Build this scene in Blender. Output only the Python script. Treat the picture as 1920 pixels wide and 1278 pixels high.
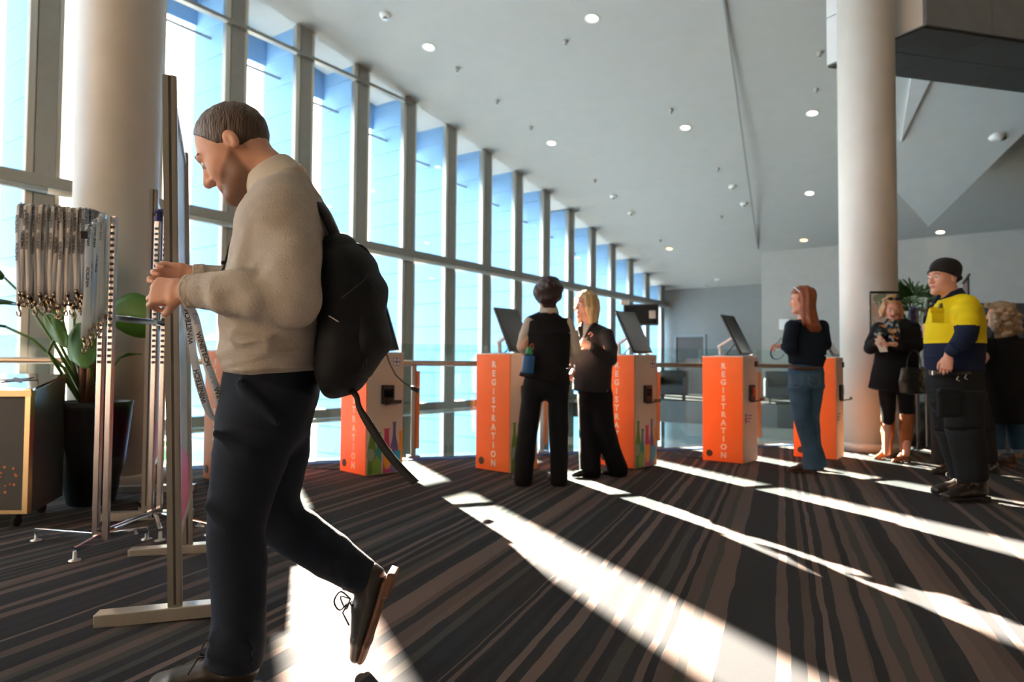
import bpy, bmesh, math, random
import numpy as np
from mathutils import Vector, Matrix
for _o in list(bpy.data.objects): bpy.data.objects.remove(_o)
C = bpy.context.scene.collection
SC = bpy.context.scene
rng = random.Random(7)
R = math.radians
# ---------------------------------------------------------------- camera, sky, exposure
FPX, EYE = 1280.0, 0.97
PITCH, ROLL = R(2.0), R(0.4)
cf = np.array([0, math.cos(PITCH), math.sin(PITCH)])
r0 = np.array([1.0, 0, 0]); u0 = np.cross(r0, cf)
cr = math.cos(ROLL)*r0 + math.sin(ROLL)*u0
cu = -math.sin(ROLL)*r0 + math.cos(ROLL)*u0
cam = bpy.data.cameras.new('camera'); camo = bpy.data.objects.new('camera', cam); C.objects.link(camo)
camo.matrix_world = Matrix(((cr[0], cu[0], -cf[0], 0), (cr[1], cu[1], -cf[1], 0), (cr[2], cu[2], -cf[2], EYE), (0, 0, 0, 1)))
cam.sensor_width = 36.0; cam.lens = 36.0*FPX/1920.0; cam.clip_start = 0.05; cam.clip_end = 500
cam.dof.use_dof = True; cam.dof.focus_distance = 2.1; cam.dof.aperture_fstop = 3.2
SC.camera = camo
SUN_AZ, SUN_EL = R(-22.5), R(22.3)
world = bpy.data.worlds.new('world'); SC.world = world; world.use_nodes = True
wn = world.node_tree; bg = wn.nodes['Background']
sky = wn.nodes.new('ShaderNodeTexSky'); sky.sky_type = 'NISHITA'; sky.sun_disc = True
sky.sun_elevation = SUN_EL; sky.sun_rotation = SUN_AZ; sky.sun_size = R(0.55); sky.sun_intensity = 4.1
sky.air_density = 1.0; sky.dust_density = 0.9; sky.ozone_density = 1.0; sky.altitude = 30
hs = wn.nodes.new('ShaderNodeHueSaturation'); hs.inputs['Saturation'].default_value = .22      # a hazy winter sky
wn.links.new(sky.outputs[0], hs.inputs['Color']); wt = wn.nodes.new('ShaderNodeMixRGB'); wt.blend_type = 'MULTIPLY'; wt.inputs[0].default_value = 1.0; wt.inputs[2].default_value = (1.15, 1.0, .84, 1)
wn.links.new(hs.outputs[0], wt.inputs[1]); wn.links.new(wt.outputs[0], bg.inputs[0]); bg.inputs[1].default_value = 0.30
SC.view_settings.view_transform = 'Standard'; SC.view_settings.look = 'None'
SC.view_settings.gamma = 1.0; SC.view_settings.use_curve_mapping = False
SC.view_settings.exposure = -0.05
try:
    SC.cycles.use_denoising = True
    SC.cycles.max_bounces = 10; SC.cycles.diffuse_bounces = 5; SC.cycles.transparent_max_bounces = 24
    SC.cycles.sample_clamp_indirect = 8.0; SC.cycles.caustics_reflective = False; SC.cycles.caustics_refractive = False
except Exception: pass

def P(px, py, Y):                       # the point at world depth Y seen at a photo pixel
    d = cf + cr*(px-960)/FPX + cu*(639-py)/FPX
    return np.array([0, 0, EYE]) + d*(Y/d[1])
def G(px, py, z=0.0):                   # the point of a level plane seen at a photo pixel
    d = cf + cr*(px-960)/FPX + cu*(639-py)/FPX
    return np.array([0, 0, EYE]) + d*((z-EYE)/d[2])

# ---------------------------------------------------------------- materials
def lin(c):
    if isinstance(c, str):
        c = [int(c[i:i+2], 16)/255 for i in (0, 2, 4)]
        c = [x/12.92 if x <= .04045 else ((x+.055)/1.055)**2.4 for x in c]
    return (c[0], c[1], c[2], 1.0)
def mat(name, col, rough=.6, metal=0.0, var=.08, scale=30.0, bump=0.0, bscale=None, spec=None, stretch=None, sheen=0):
    m = bpy.data.materials.new(name); m.use_nodes = True
    nt = m.node_tree; b = nt.nodes['Principled BSDF']
    b.inputs['Roughness'].default_value = rough; b.inputs['Metallic'].default_value = metal
    if spec is not None: b.inputs['Specular IOR Level'].default_value = spec
    if sheen: b.inputs['Sheen Weight'].default_value = sheen
    c = lin(col)
    tc = nt.nodes.new('ShaderNodeTexCoord'); vec = tc.outputs['Object']
    if stretch:
        mp = nt.nodes.new('ShaderNodeMapping'); mp.inputs['Scale'].default_value = stretch
        nt.links.new(vec, mp.inputs[0]); vec = mp.outputs[0]
    nz = nt.nodes.new('ShaderNodeTexNoise'); nz.inputs['Scale'].default_value = scale; nz.inputs['Detail'].default_value = 4
    nt.links.new(vec, nz.inputs['Vector'])
    rp = nt.nodes.new('ShaderNodeValToRGB')
    rp.color_ramp.elements[0].position = .3; rp.color_ramp.elements[1].position = .7
    rp.color_ramp.elements[0].color = (c[0]*(1-var), c[1]*(1-var), c[2]*(1-var), 1)
    rp.color_ramp.elements[1].color = (min(1, c[0]*(1+var)), min(1, c[1]*(1+var)), min(1, c[2]*(1+var)), 1)
    nt.links.new(nz.outputs['Fac'], rp.inputs[0]); nt.links.new(rp.outputs[0], b.inputs['Base Color'])
    if bump:
        n2 = nt.nodes.new('ShaderNodeTexNoise'); n2.inputs['Scale'].default_value = bscale or scale*4
        nt.links.new(vec, n2.inputs['Vector'])
        bp = nt.nodes.new('ShaderNodeBump'); bp.inputs['Strength'].default_value = bump; bp.inputs['Distance'].default_value = .01
        nt.links.new(n2.outputs['Fac'], bp.inputs['Height']); nt.links.new(bp.outputs[0], b.inputs['Normal'])
    return m
def emit(name, col, s):
    m = bpy.data.materials.new(name); m.use_nodes = True; nt = m.node_tree
    nt.nodes.remove(nt.nodes['Principled BSDF'])
    e = nt.nodes.new('ShaderNodeEmission'); e.inputs[0].default_value = lin(col); e.inputs[1].default_value = s
    nt.links.new(e.outputs[0], nt.nodes['Material Output'].inputs[0]); return m
def glass(name, tint, refl=1.0, rough=0.0):
    m = bpy.data.materials.new(name); m.use_nodes = True; nt = m.node_tree
    nt.nodes.remove(nt.nodes['Principled BSDF'])
    t = nt.nodes.new('ShaderNodeBsdfTransparent'); t.inputs[0].default_value = lin(tint)
    g = nt.nodes.new('ShaderNodeBsdfGlossy'); g.inputs['Roughness'].default_value = rough; g.inputs[0].default_value = (1, 1, 1, 1)
    f = nt.nodes.new('ShaderNodeFresnel'); ge = nt.nodes.new('ShaderNodeNewGeometry')
    io = nt.nodes.new('ShaderNodeMapRange'); io.inputs[3].default_value = 1.5; io.inputs[4].default_value = 1/1.5   # same reflection from either side
    nt.links.new(ge.outputs['Backfacing'], io.inputs[0]); nt.links.new(io.outputs[0], f.inputs[0])
    ml = nt.nodes.new('ShaderNodeMath'); ml.operation = 'MULTIPLY'; ml.inputs[1].default_value = refl
    mx = nt.nodes.new('ShaderNodeMixShader')
    nt.links.new(f.outputs[0], ml.inputs[0]); nt.links.new(ml.outputs[0], mx.inputs[0])
    nt.links.new(t.outputs[0], mx.inputs[1]); nt.links.new(g.outputs[0], mx.inputs[2])
    nt.links.new(mx.outputs[0], nt.nodes['Material Output'].inputs[0]); return m
def carpet():
    m = bpy.data.materials.new('striped_carpet'); m.use_nodes = True; nt = m.node_tree; b = nt.nodes['Principled BSDF']
    b.inputs['Roughness'].default_value = .95; b.inputs['Specular IOR Level'].default_value = 0.05; b.inputs['Sheen Weight'].default_value = .04; b.inputs['Sheen Roughness'].default_value = .6
    N = nt.nodes.new; L = nt.links.new
    tc = N('ShaderNodeTexCoord'); mp = N('ShaderNodeMapping'); mp.inputs['Rotation'].default_value = (0, 0, R(21.5))
    L(tc.outputs['Object'], mp.inputs[0])
    sx = N('ShaderNodeSeparateXYZ'); L(mp.outputs[0], sx.inputs[0])
    wb = N('ShaderNodeMapping'); wb.inputs['Scale'].default_value = (9, 2.2, 1); L(mp.outputs[0], wb.inputs[0])
    nz = N('ShaderNodeTexNoise'); nz.inputs['Scale'].default_value = 1.0; nz.inputs['Detail'].default_value = 3; L(wb.outputs[0], nz.inputs['Vector'])
    a = N('ShaderNodeMath'); a.operation = 'MULTIPLY_ADD'; a.inputs[1].default_value = .035; L(nz.outputs['Fac'], a.inputs[0]); L(sx.outputs['X'], a.inputs[2])
    def vor(scale, rnd):
        v = N('ShaderNodeTexVoronoi'); v.voronoi_dimensions = '1D'; v.inputs['Scale'].default_value = scale; v.inputs['Randomness'].default_value = rnd
        L(a.outputs[0], v.inputs['W']); return v
    v = vor(22.0, 1.0)
    rp = N('ShaderNodeValToRGB'); rp.color_ramp.interpolation = 'CONSTANT'
    cols = [(0, '2c2d30'), (.44, '63544e'), (.62, '45423f'), (.70, '6c5c56'), (.86, '574a45')]
    while len(rp.color_ramp.elements) < len(cols): rp.color_ramp.elements.new(.5)
    for e, (p, c) in zip(rp.color_ramp.elements, cols): e.position = p; e.color = lin(c)
    sp = N('ShaderNodeSeparateColor'); L(v.outputs['Color'], sp.inputs[0]); L(sp.outputs[0], rp.inputs[0])
    v2 = vor(31.0, 1.0); sp2 = N('ShaderNodeSeparateColor'); L(v2.outputs['Color'], sp2.inputs[0])
    gt = N('ShaderNodeMath'); gt.operation = 'GREATER_THAN'; gt.inputs[1].default_value = .76; L(sp2.outputs[1], gt.inputs[0])
    mx = N('ShaderNodeMixRGB'); L(gt.outputs[0], mx.inputs[0]); L(rp.outputs[0], mx.inputs[1]); mx.inputs[2].default_value = lin('27282b')
    n3 = N('ShaderNodeTexNoise'); n3.inputs['Scale'].default_value = 260; n3.inputs['Detail'].default_value = 2; L(tc.outputs['Object'], n3.inputs['Vector'])
    r3 = N('ShaderNodeMapRange'); r3.inputs[1].default_value = .25; r3.inputs[2].default_value = .75; r3.inputs[3].default_value = .8; r3.inputs[4].default_value = 1.2
    L(n3.outputs['Fac'], r3.inputs[0])
    m2 = N('ShaderNodeVectorMath'); m2.operation = 'SCALE'; L(mx.outputs[0], m2.inputs[0]); L(r3.outputs[0], m2.inputs['Scale'])
    L(m2.outputs[0], b.inputs['Base Color'])
    bp = N('ShaderNodeBump'); bp.inputs['Strength'].default_value = .25; bp.inputs['Distance'].default_value = .004
    L(n3.outputs['Fac'], bp.inputs['Height']); L(bp.outputs[0], b.inputs['Normal'])
    return m
M = {}
M['carpet'] = carpet()
M['ceiling'] = mat('ceiling_paint', 'a3a19c', .75, var=.02, scale=3)
M['wall'] = mat('wall_paint', 'a8a298', .7, var=.03, scale=4)
M['far_wall'] = mat('brown_wall_lining', '756a5e', .7, var=.05, scale=2)
M['grey_wall'] = mat('grey_wall_paint', '7d7d7b', .7, var=.03, scale=4)
M['dark'] = mat('dark_cladding', '2d3032', .5, var=.1, scale=6)
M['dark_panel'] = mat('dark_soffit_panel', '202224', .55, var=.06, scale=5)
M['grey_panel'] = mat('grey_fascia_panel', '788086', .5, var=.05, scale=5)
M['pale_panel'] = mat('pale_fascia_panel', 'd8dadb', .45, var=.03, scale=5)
M['column'] = mat('column_paint', 'd5d2cb', .42, var=.03, scale=4)
M['fin'] = mat('blue_metal_cladding', '7aa0c4', .38, .1, var=.04, scale=2)
M['fin_core'] = mat('fin_core', '4a545c', .6, var=.05)
M['mullion'] = mat('mullion_grey', '8f8f8b', .45, .3, var=.05, scale=8)
M['glass'] = glass('facade_glass', (.90, .93, .95))
M['glass2'] = glass('balustrade_glass', (.88, .95, .94), .9)
M['steel'] = mat('brushed_steel', 'c8c4bc', .3, 1.0, var=.06, scale=20, stretch=(1, 1, .05))
M['rail'] = mat('rail_metal', 'b09a86', .35, .9, var=.06, scale=20)
M['slotted'] = mat('slotted_chrome', 'b3adad', .22, 1.0, var=.05)
M['chrome'] = mat('chrome', 'e4e6ea', .06, 1.0, var=.02)
M['alu'] = mat('aluminium_profile', 'cfcabf', .32, .85, var=.05, scale=25, stretch=(1, 1, .1))
M['copper'] = mat('copper_strip', 'b5713f', .4, .6, var=.12, scale=30, stretch=(1, 1, .1))
M['orange'] = mat('orange_print', 'f4762c', .5, var=.03, scale=6)
M['beige'] = mat('kiosk_front', 'd7c6b6', .55, var=.03, scale=6)
M['white'] = mat('white_plastic', 'ecebe6', .45, var=.03)
M['letter'] = mat('white_lettering', 'fbf7f0', .5, var=.02)
M['black'] = mat('black_plastic', '17181a', .45, var=.1)
M['screen'] = mat('screen_back', '30343a', .35, var=.08)
M['screen_glass'] = mat('screen_face', '14161b', .12, var=.05)
M['rubber'] = mat('rubber', '1b1b1c', .8, var=.1)
M['blue_tape'] = mat('blue_edge_strip', '2f66ad', .5, var=.1)
for k, c in dict(green='5c8a2c', teal='2b8a8c', magenta='c8376a', purple='6d5a93', amber='e39423', lime='7fa83a', grey_green='8ea08a', blue='2f9cc4').items():
    M['p_'+k] = mat('print_'+k, c, .5, var=.04)

# ---------------------------------------------------------------- object helpers
def tag(o, label=None, cat=None, group=None, kind=None):
    if label: o['label'] = label
    if cat: o['category'] = cat
    if group: o['group'] = group
    if kind: o['kind'] = kind
    return o
def empty(name, loc=(0, 0, 0), rz=0.0, label=None, cat=None, group=None, kind=None):
    o = bpy.data.objects.new(name, None); C.objects.link(o); o.location = tuple(float(x) for x in loc); o.rotation_euler = (0, 0, rz)
    o.empty_display_size = .1
    return tag(o, label, cat, group, kind)
def link(name, me, parent=None, kind=None):
    o = bpy.data.objects.new(name, me); C.objects.link(o)
    if parent is not None: o.parent = parent
    if kind: o['kind'] = kind
    return o
def smooth(pts, n=6):
    pts = [np.asarray(p, float) for p in pts]; out = []
    for i in range(len(pts)-1):
        p0, p1, p2, p3 = pts[max(i-1, 0)], pts[i], pts[i+1], pts[min(i+2, len(pts)-1)]
        for j in range(n):
            t = j/n; out.append(.5*((2*p1)+(p2-p0)*t+(2*p0-5*p1+4*p2-p3)*t*t+(3*p1-p0-3*p2+p3)*t**3))
    return out+[pts[-1]]
class MB:
    """collects shapes, builds ONE mesh object"""
    def __init__(s): s.bm = bmesh.new(); s.mi = 0
    def _fin(s, vs):
        fs = set()
        for v in vs:
            for f in v.link_faces: fs.add(f)
        for f in fs: f.material_index = s.mi
        return s
    def box(s, c, size, rz=0.0, m=None, bev=0.0):
        r = bmesh.ops.create_cube(s.bm, size=1.0)
        T = Matrix.Translation(Vector([float(x) for x in c])) @ (m if m is not None else Matrix.Rotation(rz, 4, 'Z')) @ Matrix.Diagonal((size[0], size[1], size[2], 1))
        vs = r['verts']; bmesh.ops.transform(s.bm, matrix=T, verts=vs)
        s._fin(vs)
        if bev:
            es = list({e for v in vs for e in v.link_edges})
            bmesh.ops.bevel(s.bm, geom=es, offset=bev, segments=2, affect='EDGES', profile=.5)
        return s
    def bar(s, a, b, w, h=None, up=(0, 0, 1), bev=0.0):
        a = Vector([float(x) for x in a]); b = Vector([float(x) for x in b]); h = h or w
        x = (b-a); L = x.length; x.normalize(); u = Vector(up)
        if abs(x.dot(u)) > .98: u = Vector((0, 1, 0))
        y = u.cross(x).normalized(); z = x.cross(y)
        m = Matrix((x, y, z)).transposed().to_4x4()
        return s.box((a+b)/2, (L, w, h), m=m, bev=bev)
    def tube(s, pts, r, n=10, caps=True):
        pts = [Vector([float(x) for x in p]) for p in pts]
        rs = r if isinstance(r, (list, tuple)) else [r]*len(pts)
        rings = []; pu = None
        for i, p in enumerate(pts):
            t = (pts[min(i+1, len(pts)-1)] - pts[max(i-1, 0)]).normalized()
            if pu is None: pu = Vector((0, 0, 1)) if abs(t.z) < .9 else Vector((1, 0, 0))
            u = (pu - t*pu.dot(t)).normalized(); v = t.cross(u); pu = u
            rings.append([s.bm.verts.new(p + (u*math.cos(2*math.pi*k/n) + v*math.sin(2*math.pi*k/n))*rs[i]) for k in range(n)])
        for A, B in zip(rings, rings[1:]):
            for k in range(n):
                f = s.bm.faces.new((A[k], A[(k+1) % n], B[(k+1) % n], B[k])); f.material_index = s.mi; f.smooth = True
        if caps:
            for ring, flip in ((rings[0], True), (rings[-1], False)):
                f = s.bm.faces.new(list(reversed(ring)) if flip else ring); f.material_index = s.mi
        return s
    def lathe(s, c, prof, n=32, smooth=True, caps=True):
        rings = [[s.bm.verts.new((c[0]+r*math.cos(2*math.pi*k/n), c[1]+r*math.sin(2*math.pi*k/n), c[2]+z)) for k in range(n)] for r, z in prof]
        for A, B in zip(rings, rings[1:]):
            for k in range(n):
                f = s.bm.faces.new((A[k], A[(k+1) % n], B[(k+1) % n], B[k])); f.material_index = s.mi; f.smooth = smooth
        if caps:
            s.bm.faces.new(list(reversed(rings[0]))).material_index = s.mi; s.bm.faces.new(rings[-1]).material_index = s.mi
        return s
    def prism(s, pts, ext):
        """polygon (3D points) pushed along ext"""
        e = Vector([float(x) for x in ext]); A = [s.bm.verts.new([float(x) for x in p]) for p in pts]; B = [s.bm.verts.new(v.co + e) for v in A]
        n = len(A)
        s.bm.faces.new(A).material_index = s.mi; s.bm.faces.new(list(reversed(B))).material_index = s.mi
        for k in range(n): s.bm.faces.new((A[(k+1) % n], A[k], B[k], B[(k+1) % n])).material_index = s.mi
        return s
    def ribbon(s, pts, ws, th=.001):
        """flat strap: pts centre line, ws width vectors"""
        pts = [Vector([float(x) for x in p]) for p in pts]; rows = []
        for i, p in enumerate(pts):
            w = Vector([float(x) for x in (ws[i] if isinstance(ws, list) else ws)])
            t = (pts[min(i+1, len(pts)-1)] - pts[max(i-1, 0)]).normalized(); nrm = t.cross(w).normalized()*th
            rows.append([s.bm.verts.new(p-w/2-nrm), s.bm.verts.new(p+w/2-nrm), s.bm.verts.new(p+w/2+nrm), s.bm.verts.new(p-w/2+nrm)])
        for A, B in zip(rows, rows[1:]):
            for k in range(4):
                f = s.bm.faces.new((A[k], A[(k+1) % 4], B[(k+1) % 4], B[k])); f.material_index = s.mi; f.smooth = True
        s.bm.faces.new(list(reversed(rows[0]))).material_index = s.mi; s.bm.faces.new(rows[-1]).material_index = s.mi
        return s
    def mesh(s, name, mats, smooth=None):
        bmesh.ops.recalc_face_normals(s.bm, faces=s.bm.faces[:])
        me = bpy.data.meshes.new(name); s.bm.to_mesh(me); s.bm.free()
        for m in (mats if isinstance(mats, (list, tuple)) else [mats]): me.materials.append(m)
        if smooth:
            for p in me.polygons: p.use_smooth = True
        return me
    def build(s, name, mats, parent=None, kind=None, smooth=None):
        return link(name, s.mesh(name, mats, smooth), parent, kind)
def copy_tree(o, parent=None):
    c = o.copy(); C.objects.link(c)
    if parent is not None: c.parent = parent
    for ch in [x for x in C.objects if x.parent == o]: copy_tree(ch, c)
    return c
_txt = {}
def text(name, s, size, m, parent, mw, bold=.012, ext=.0008, sx=1.0):
    key = (s, size, bold, sx)
    if key not in _txt:
        cu_ = bpy.data.curves.new('t', 'FONT'); cu_.body = s; cu_.size = size; cu_.extrude = ext; cu_.align_x = 'CENTER'; cu_.align_y = 'CENTER'
        cu_.offset = bold*size; cu_.resolution_u = 3
        o = bpy.data.objects.new('t', cu_); C.objects.link(o)
        bpy.context.view_layer.update()
        dg = bpy.context.evaluated_depsgraph_get(); me = bpy.data.meshes.new_from_object(o.evaluated_get(dg))
        me.transform(Matrix.Diagonal((sx, 1, 1, 1)))
        bpy.data.objects.remove(o); me.materials.clear(); me.materials.append(m); _txt[key] = me
    me = _txt[key]
    if me.materials[0] is not m:
        me = me.copy(); me.materials.clear(); me.materials.append(m)
    o = link(name, me, parent); o.matrix_local = mw; return o
def frame(o, x, y):
    """matrix with text x axis, y axis at origin o"""
    x = Vector([float(q) for q in x]).normalized(); y = Vector([float(q) for q in y]); y = (y - x*y.dot(x)).normalized(); z = x.cross(y)
    m = Matrix((x, y, z)).transposed().to_4x4(); m.translation = Vector([float(q) for q in o]); return m

# ---------------------------------------------------------------- smooth bodies: distance fields turned into one mesh
import openvdb as vdb
def nrm(v): v = np.asarray(v, float); return v/np.linalg.norm(v)
class Field:
    def __init__(s, h): s.h = h; s.pr = []
    def seg(s, a, b, ra, rb, w=(1, 0, 0), k=.02, cap=None, op='+'):
        a = np.asarray(a, float); b = np.asarray(b, float)
        ra = (ra, ra) if np.isscalar(ra) else ra; rb = (rb, rb) if np.isscalar(rb) else rb
        R_ = max(ra+rb); s.pr.append(('seg', a, b, ra, rb, np.asarray(w, float), k, cap, op, np.minimum(a, b)-R_, np.maximum(a, b)+R_)); return s
    def tube(s, pts, rs, w=(1, 0, 0), k=.02, cap=None, op='+'):
        m = Field(s.h)
        for i in range(len(pts)-1): m.seg(pts[i], pts[i+1], rs[i], rs[i+1], w, .006, cap)
        s.pr.append(('grp', m.pr, None, None, None, None, k, None, op, np.min([p[9] for p in m.pr], axis=0), np.max([p[10] for p in m.pr], axis=0))); return s
    def ell(s, c, r, ax=None, k=.02, op='+'):
        c = np.asarray(c, float); r = (r, r, r) if np.isscalar(r) else r; R_ = max(r)
        s.pr.append(('ell', c, r, np.eye(3) if ax is None else np.asarray(ax, float), None, None, k, None, op, c-R_, c+R_)); return s
    def box(s, c, r, ax=None, rd=.01, k=.02, op='+'):
        c = np.asarray(c, float); R_ = float(np.linalg.norm(r))
        s.pr.append(('box', c, r, np.eye(3) if ax is None else np.asarray(ax, float), rd, None, k, None, op, c-R_, c+R_)); return s
    def dist(s, p, X, Y, Z):
        kind_ = p[0]
        if kind_ == 'seg':
            _, a, b, ra, rb, w, k, cap, op = p[:9]
            e = b-a; L = max(float(np.linalg.norm(e)), 1e-6); e = e/L
            w = w - e*w.dot(e)
            if np.linalg.norm(w) < 1e-3: w = np.cross(e, [0.3, .5, .8])
            w = w/np.linalg.norm(w); v = np.cross(e, w)
            qx, qy, qz = X-a[0], Y-a[1], Z-a[2]
            te = (qx*e[0]+qy*e[1]+qz*e[2])
            t = np.clip(te/L, 0, 1)
            qe = te - t*L
            qw = qx*w[0]+qy*w[1]+qz*w[2]; qv = qx*v[0]+qy*v[1]+qz*v[2]
            rw = ra[0]+(rb[0]-ra[0])*t; rd = ra[1]+(rb[1]-ra[1])*t
            rc = np.minimum(rw, rd) if cap is None else cap
            x1, x2, x3 = qw/rw, qv/rd, qe/rc
            k0 = np.sqrt(x1*x1+x2*x2+x3*x3); k1 = np.sqrt((x1/rw)**2+(x2/rd)**2+(x3/rc)**2)+1e-9
            D = k0*(k0-1)/k1; D = np.where(k0 < .3, -np.minimum(rw, rd)*(1-k0), D)
        else:
            c, r, A = p[1], p[2], p[3]
            qx, qy, qz = X-c[0], Y-c[1], Z-c[2]
            u = [qx*A[i][0]+qy*A[i][1]+qz*A[i][2] for i in range(3)]
            if kind_ == 'ell':
                x = [u[i]/r[i] for i in range(3)]
                k0 = np.sqrt(sum(q*q for q in x)); k1 = np.sqrt(sum((x[i]/r[i])**2 for i in range(3)))+1e-9
                D = k0*(k0-1)/k1; D = np.where(k0 < .3, -min(r)*(1-k0), D)
            else:
                rd = p[4]; d = [np.abs(u[i])-(r[i]-rd) for i in range(3)]
                D = np.sqrt(sum(np.maximum(q, 0)**2 for q in d)) + np.minimum(np.maximum(np.maximum(d[0], d[1]), d[2]), 0) - rd
        return D
    def build(s, name, mats, parent=None, pick=None, disp=None, cut=None, kind=None):
        h = s.h
        lo = np.min([p[9] for p in s.pr if p[8] == '+'], axis=0) - 4*h - .02; hi = np.max([p[10] for p in s.pr if p[8] == '+'], axis=0) + 4*h + .02
        n = np.ceil((hi-lo)/h).astype(int)+1
        F = np.full(n, 1.0, np.float32)
        ax = [(lo[i]+h*np.arange(n[i])).astype(np.float32) for i in range(3)]
        for p in s.pr:
            kind_, k, op = p[0], p[6], p[8]; pad = k+4*h
            i0 = np.maximum(((p[9]-pad-lo)/h).astype(int), 0); i1 = np.minimum(((p[10]+pad-lo)/h).astype(int)+2, n)
            if np.any(i1 <= i0): continue
            sl = tuple(slice(i0[i], i1[i]) for i in range(3))
            X = ax[0][sl[0]][:, None, None]; Y = ax[1][sl[1]][None, :, None]; Z = ax[2][sl[2]][None, None, :]
            if kind_ == 'grp':
                D = None
                for p_ in p[1]:
                    d_ = s.dist(p_, X, Y, Z)
                    if D is None: D = d_
                    else: q = np.maximum(.008-np.abs(D-d_), 0)/.008; D = np.minimum(D, d_)-q*q*.002
            else: D = s.dist(p, X, Y, Z)
            f = F[sl]; D = D.astype(np.float32)
            if op == '-': D = -D; q = np.maximum(k-np.abs(f-D), 0)/max(k, 1e-6); F[sl] = np.maximum(f, D)+q*q*k*.25
            else: q = np.maximum(k-np.abs(f-D), 0)/max(k, 1e-6); F[sl] = np.minimum(f, D)-q*q*k*.25
        if disp is not None or cut is not None:
            I = np.nonzero(np.abs(F) < .06); Q = np.stack([ax[i][I[i]] for i in range(3)], 1)
            v = F[I]
            if disp is not None: v = v + disp(Q)
            if cut is not None: v = np.maximum(v, cut(Q))
            F[I] = v
        F = np.clip(F, -3*h, 3*h)
        g = vdb.FloatGrid(3*h); g.copyFromArray(np.ascontiguousarray(F, dtype=np.float32), tolerance=1e-6)
        pts, tris, quads = g.convertToPolygons(0.0, 0.0)
        pts = np.asarray(pts)*h + lo
        me = bpy.data.meshes.new(name)
        faces = [tuple(q) for q in quads.tolist()] + [tuple(t) for t in tris.tolist()]
        me.from_pydata(pts.tolist(), [], faces)
        bm = bmesh.new(); bm.from_mesh(me); bmesh.ops.recalc_face_normals(bm, faces=bm.faces[:]); bm.to_mesh(me); bm.free()
        me.polygons.foreach_set('use_smooth', [True]*len(me.polygons))
        mats = mats if isinstance(mats, (list, tuple)) else [mats]
        for m in mats: me.materials.append(m)
        if pick is not None:
            cs = np.empty(len(me.polygons)*3); me.polygons.foreach_get('center', cs); idx = pick(cs.reshape(-1, 3)).astype(int)
            me.polygons.foreach_set('material_index', idx.tolist())
        me.update()
        o = link(name, me, None, kind)
        if parent is not None:
            o.parent = parent; o.matrix_parent_inverse = parent_inv(parent)
        return o
def parent_inv(p):
    return (Matrix.Translation(p.location) @ Matrix.Rotation(p.rotation_euler[2], 4, 'Z')).inverted()
def keep(o, p):
    """parent a mesh built in world coordinates"""
    o.parent = p; o.matrix_parent_inverse = parent_inv(p); return o
def wrinkle(amp, f, seed=0):
    r = np.random.RandomState(seed); K = r.normal(size=(5, 3))*f; ph = r.uniform(0, 6.28, 5)
    def fn(Q):
        v = 0
        for k, p in zip(K, ph): v = v + np.sin(Q@k + p + 1.3*np.sin(Q@k[[1, 2, 0]]*.6))
        return (v*amp/5).astype(np.float32)
    return fn
# ================================================================ THE SETTING
TH = R(35.1); WD = np.array([math.sin(TH), math.cos(TH)]); WN = np.array([-math.cos(TH), math.sin(TH)]); RZ = -TH
PW, SB = 10.56, 1.42                    # distance to the glass wall, bay width
def W(n, d, z=0.0): q = WN*n + WD*d; return np.array([q[0], q[1], z])
def nd(p): return float(p[0]*WN[0]+p[1]*WN[1]), float(p[0]*WD[0]+p[1]*WD[1])
def ceil_z(d):
    t = d/SB
    h = 4.43-.15*(t-5.8) if t < 12.2 else 3.47-.2316*(t-12.2)
    return h*SB + EYE
def ON_CEIL(px, py):
    lo, hi = 2.0, 40.0
    for _ in range(60):
        mid = (lo+hi)/2; p = P(px, py, mid)
        if p[2] < ceil_z(nd(p)[1]): lo = mid
        else: hi = mid
    return P(px, py, lo)
KINK = 12.2*SB
# floors
FL = [(-10.0, 4.09), (4.6, 9.08), (12.65, 20.5), (30, 8.3), (30, -9), (-19.3, -9)]
b = MB(); b.prism([(x, y, 0) for x, y in FL], (0, 0, -.45)); b.build('floor', M['carpet'], kind='structure')
b = MB(); b.prism([W(PW, 18.2), W(PW, 25.6), W(-13, 25.6), W(-13, 24.5), W(6.9, 18.2)][:3] + [W(-13, 22.6), W(4.5, 18.2)], (0, 0, -.6)); b.build('floor_landing', M['dark'], kind='structure')
M['lower'] = mat('lower_floor', '56605f', .5, var=.1, scale=1)
b = MB(); b.box((0, 8, -4.3), (60, 50, .2)); b.build('floor_lower', M['lower'], kind='structure')
M['outside'] = mat('pale_paving', 'c9d2d2', .8, var=.1, scale=.5)
b = MB(); b.prism([W(PW+.05, -60, -4.15), W(PW+.05, 120, -4.15), W(150, 120, -4.15), W(150, -60, -4.15)], (0, 0, -.2)); b.build('ground_outside', M['outside'], kind='structure')
# ceiling in two slopes
b = MB()
b.prism([W(PW+.9, -14, ceil_z(-14)), W(-24, -14, ceil_z(-14)), W(-24, KINK, ceil_z(KINK)), W(PW+.9, KINK, ceil_z(KINK))], (0, 0, .4))
b.prism([W(PW+.9, KINK, ceil_z(KINK)), W(-24, KINK, ceil_z(KINK)), W(-24, 25.9, ceil_z(25.9)), W(PW+.9, 25.9, ceil_z(25.9))], (0, 0, .4))
b.build('ceiling', M['ceiling'], kind='structure')
j0, j1 = ON_CEIL(1352, -40), ON_CEIL(1421, 466)
b = MB(); b.bar(j0, j1, .035, .03); b.build('trim_20', M['grey_wall'], kind='structure')
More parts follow.
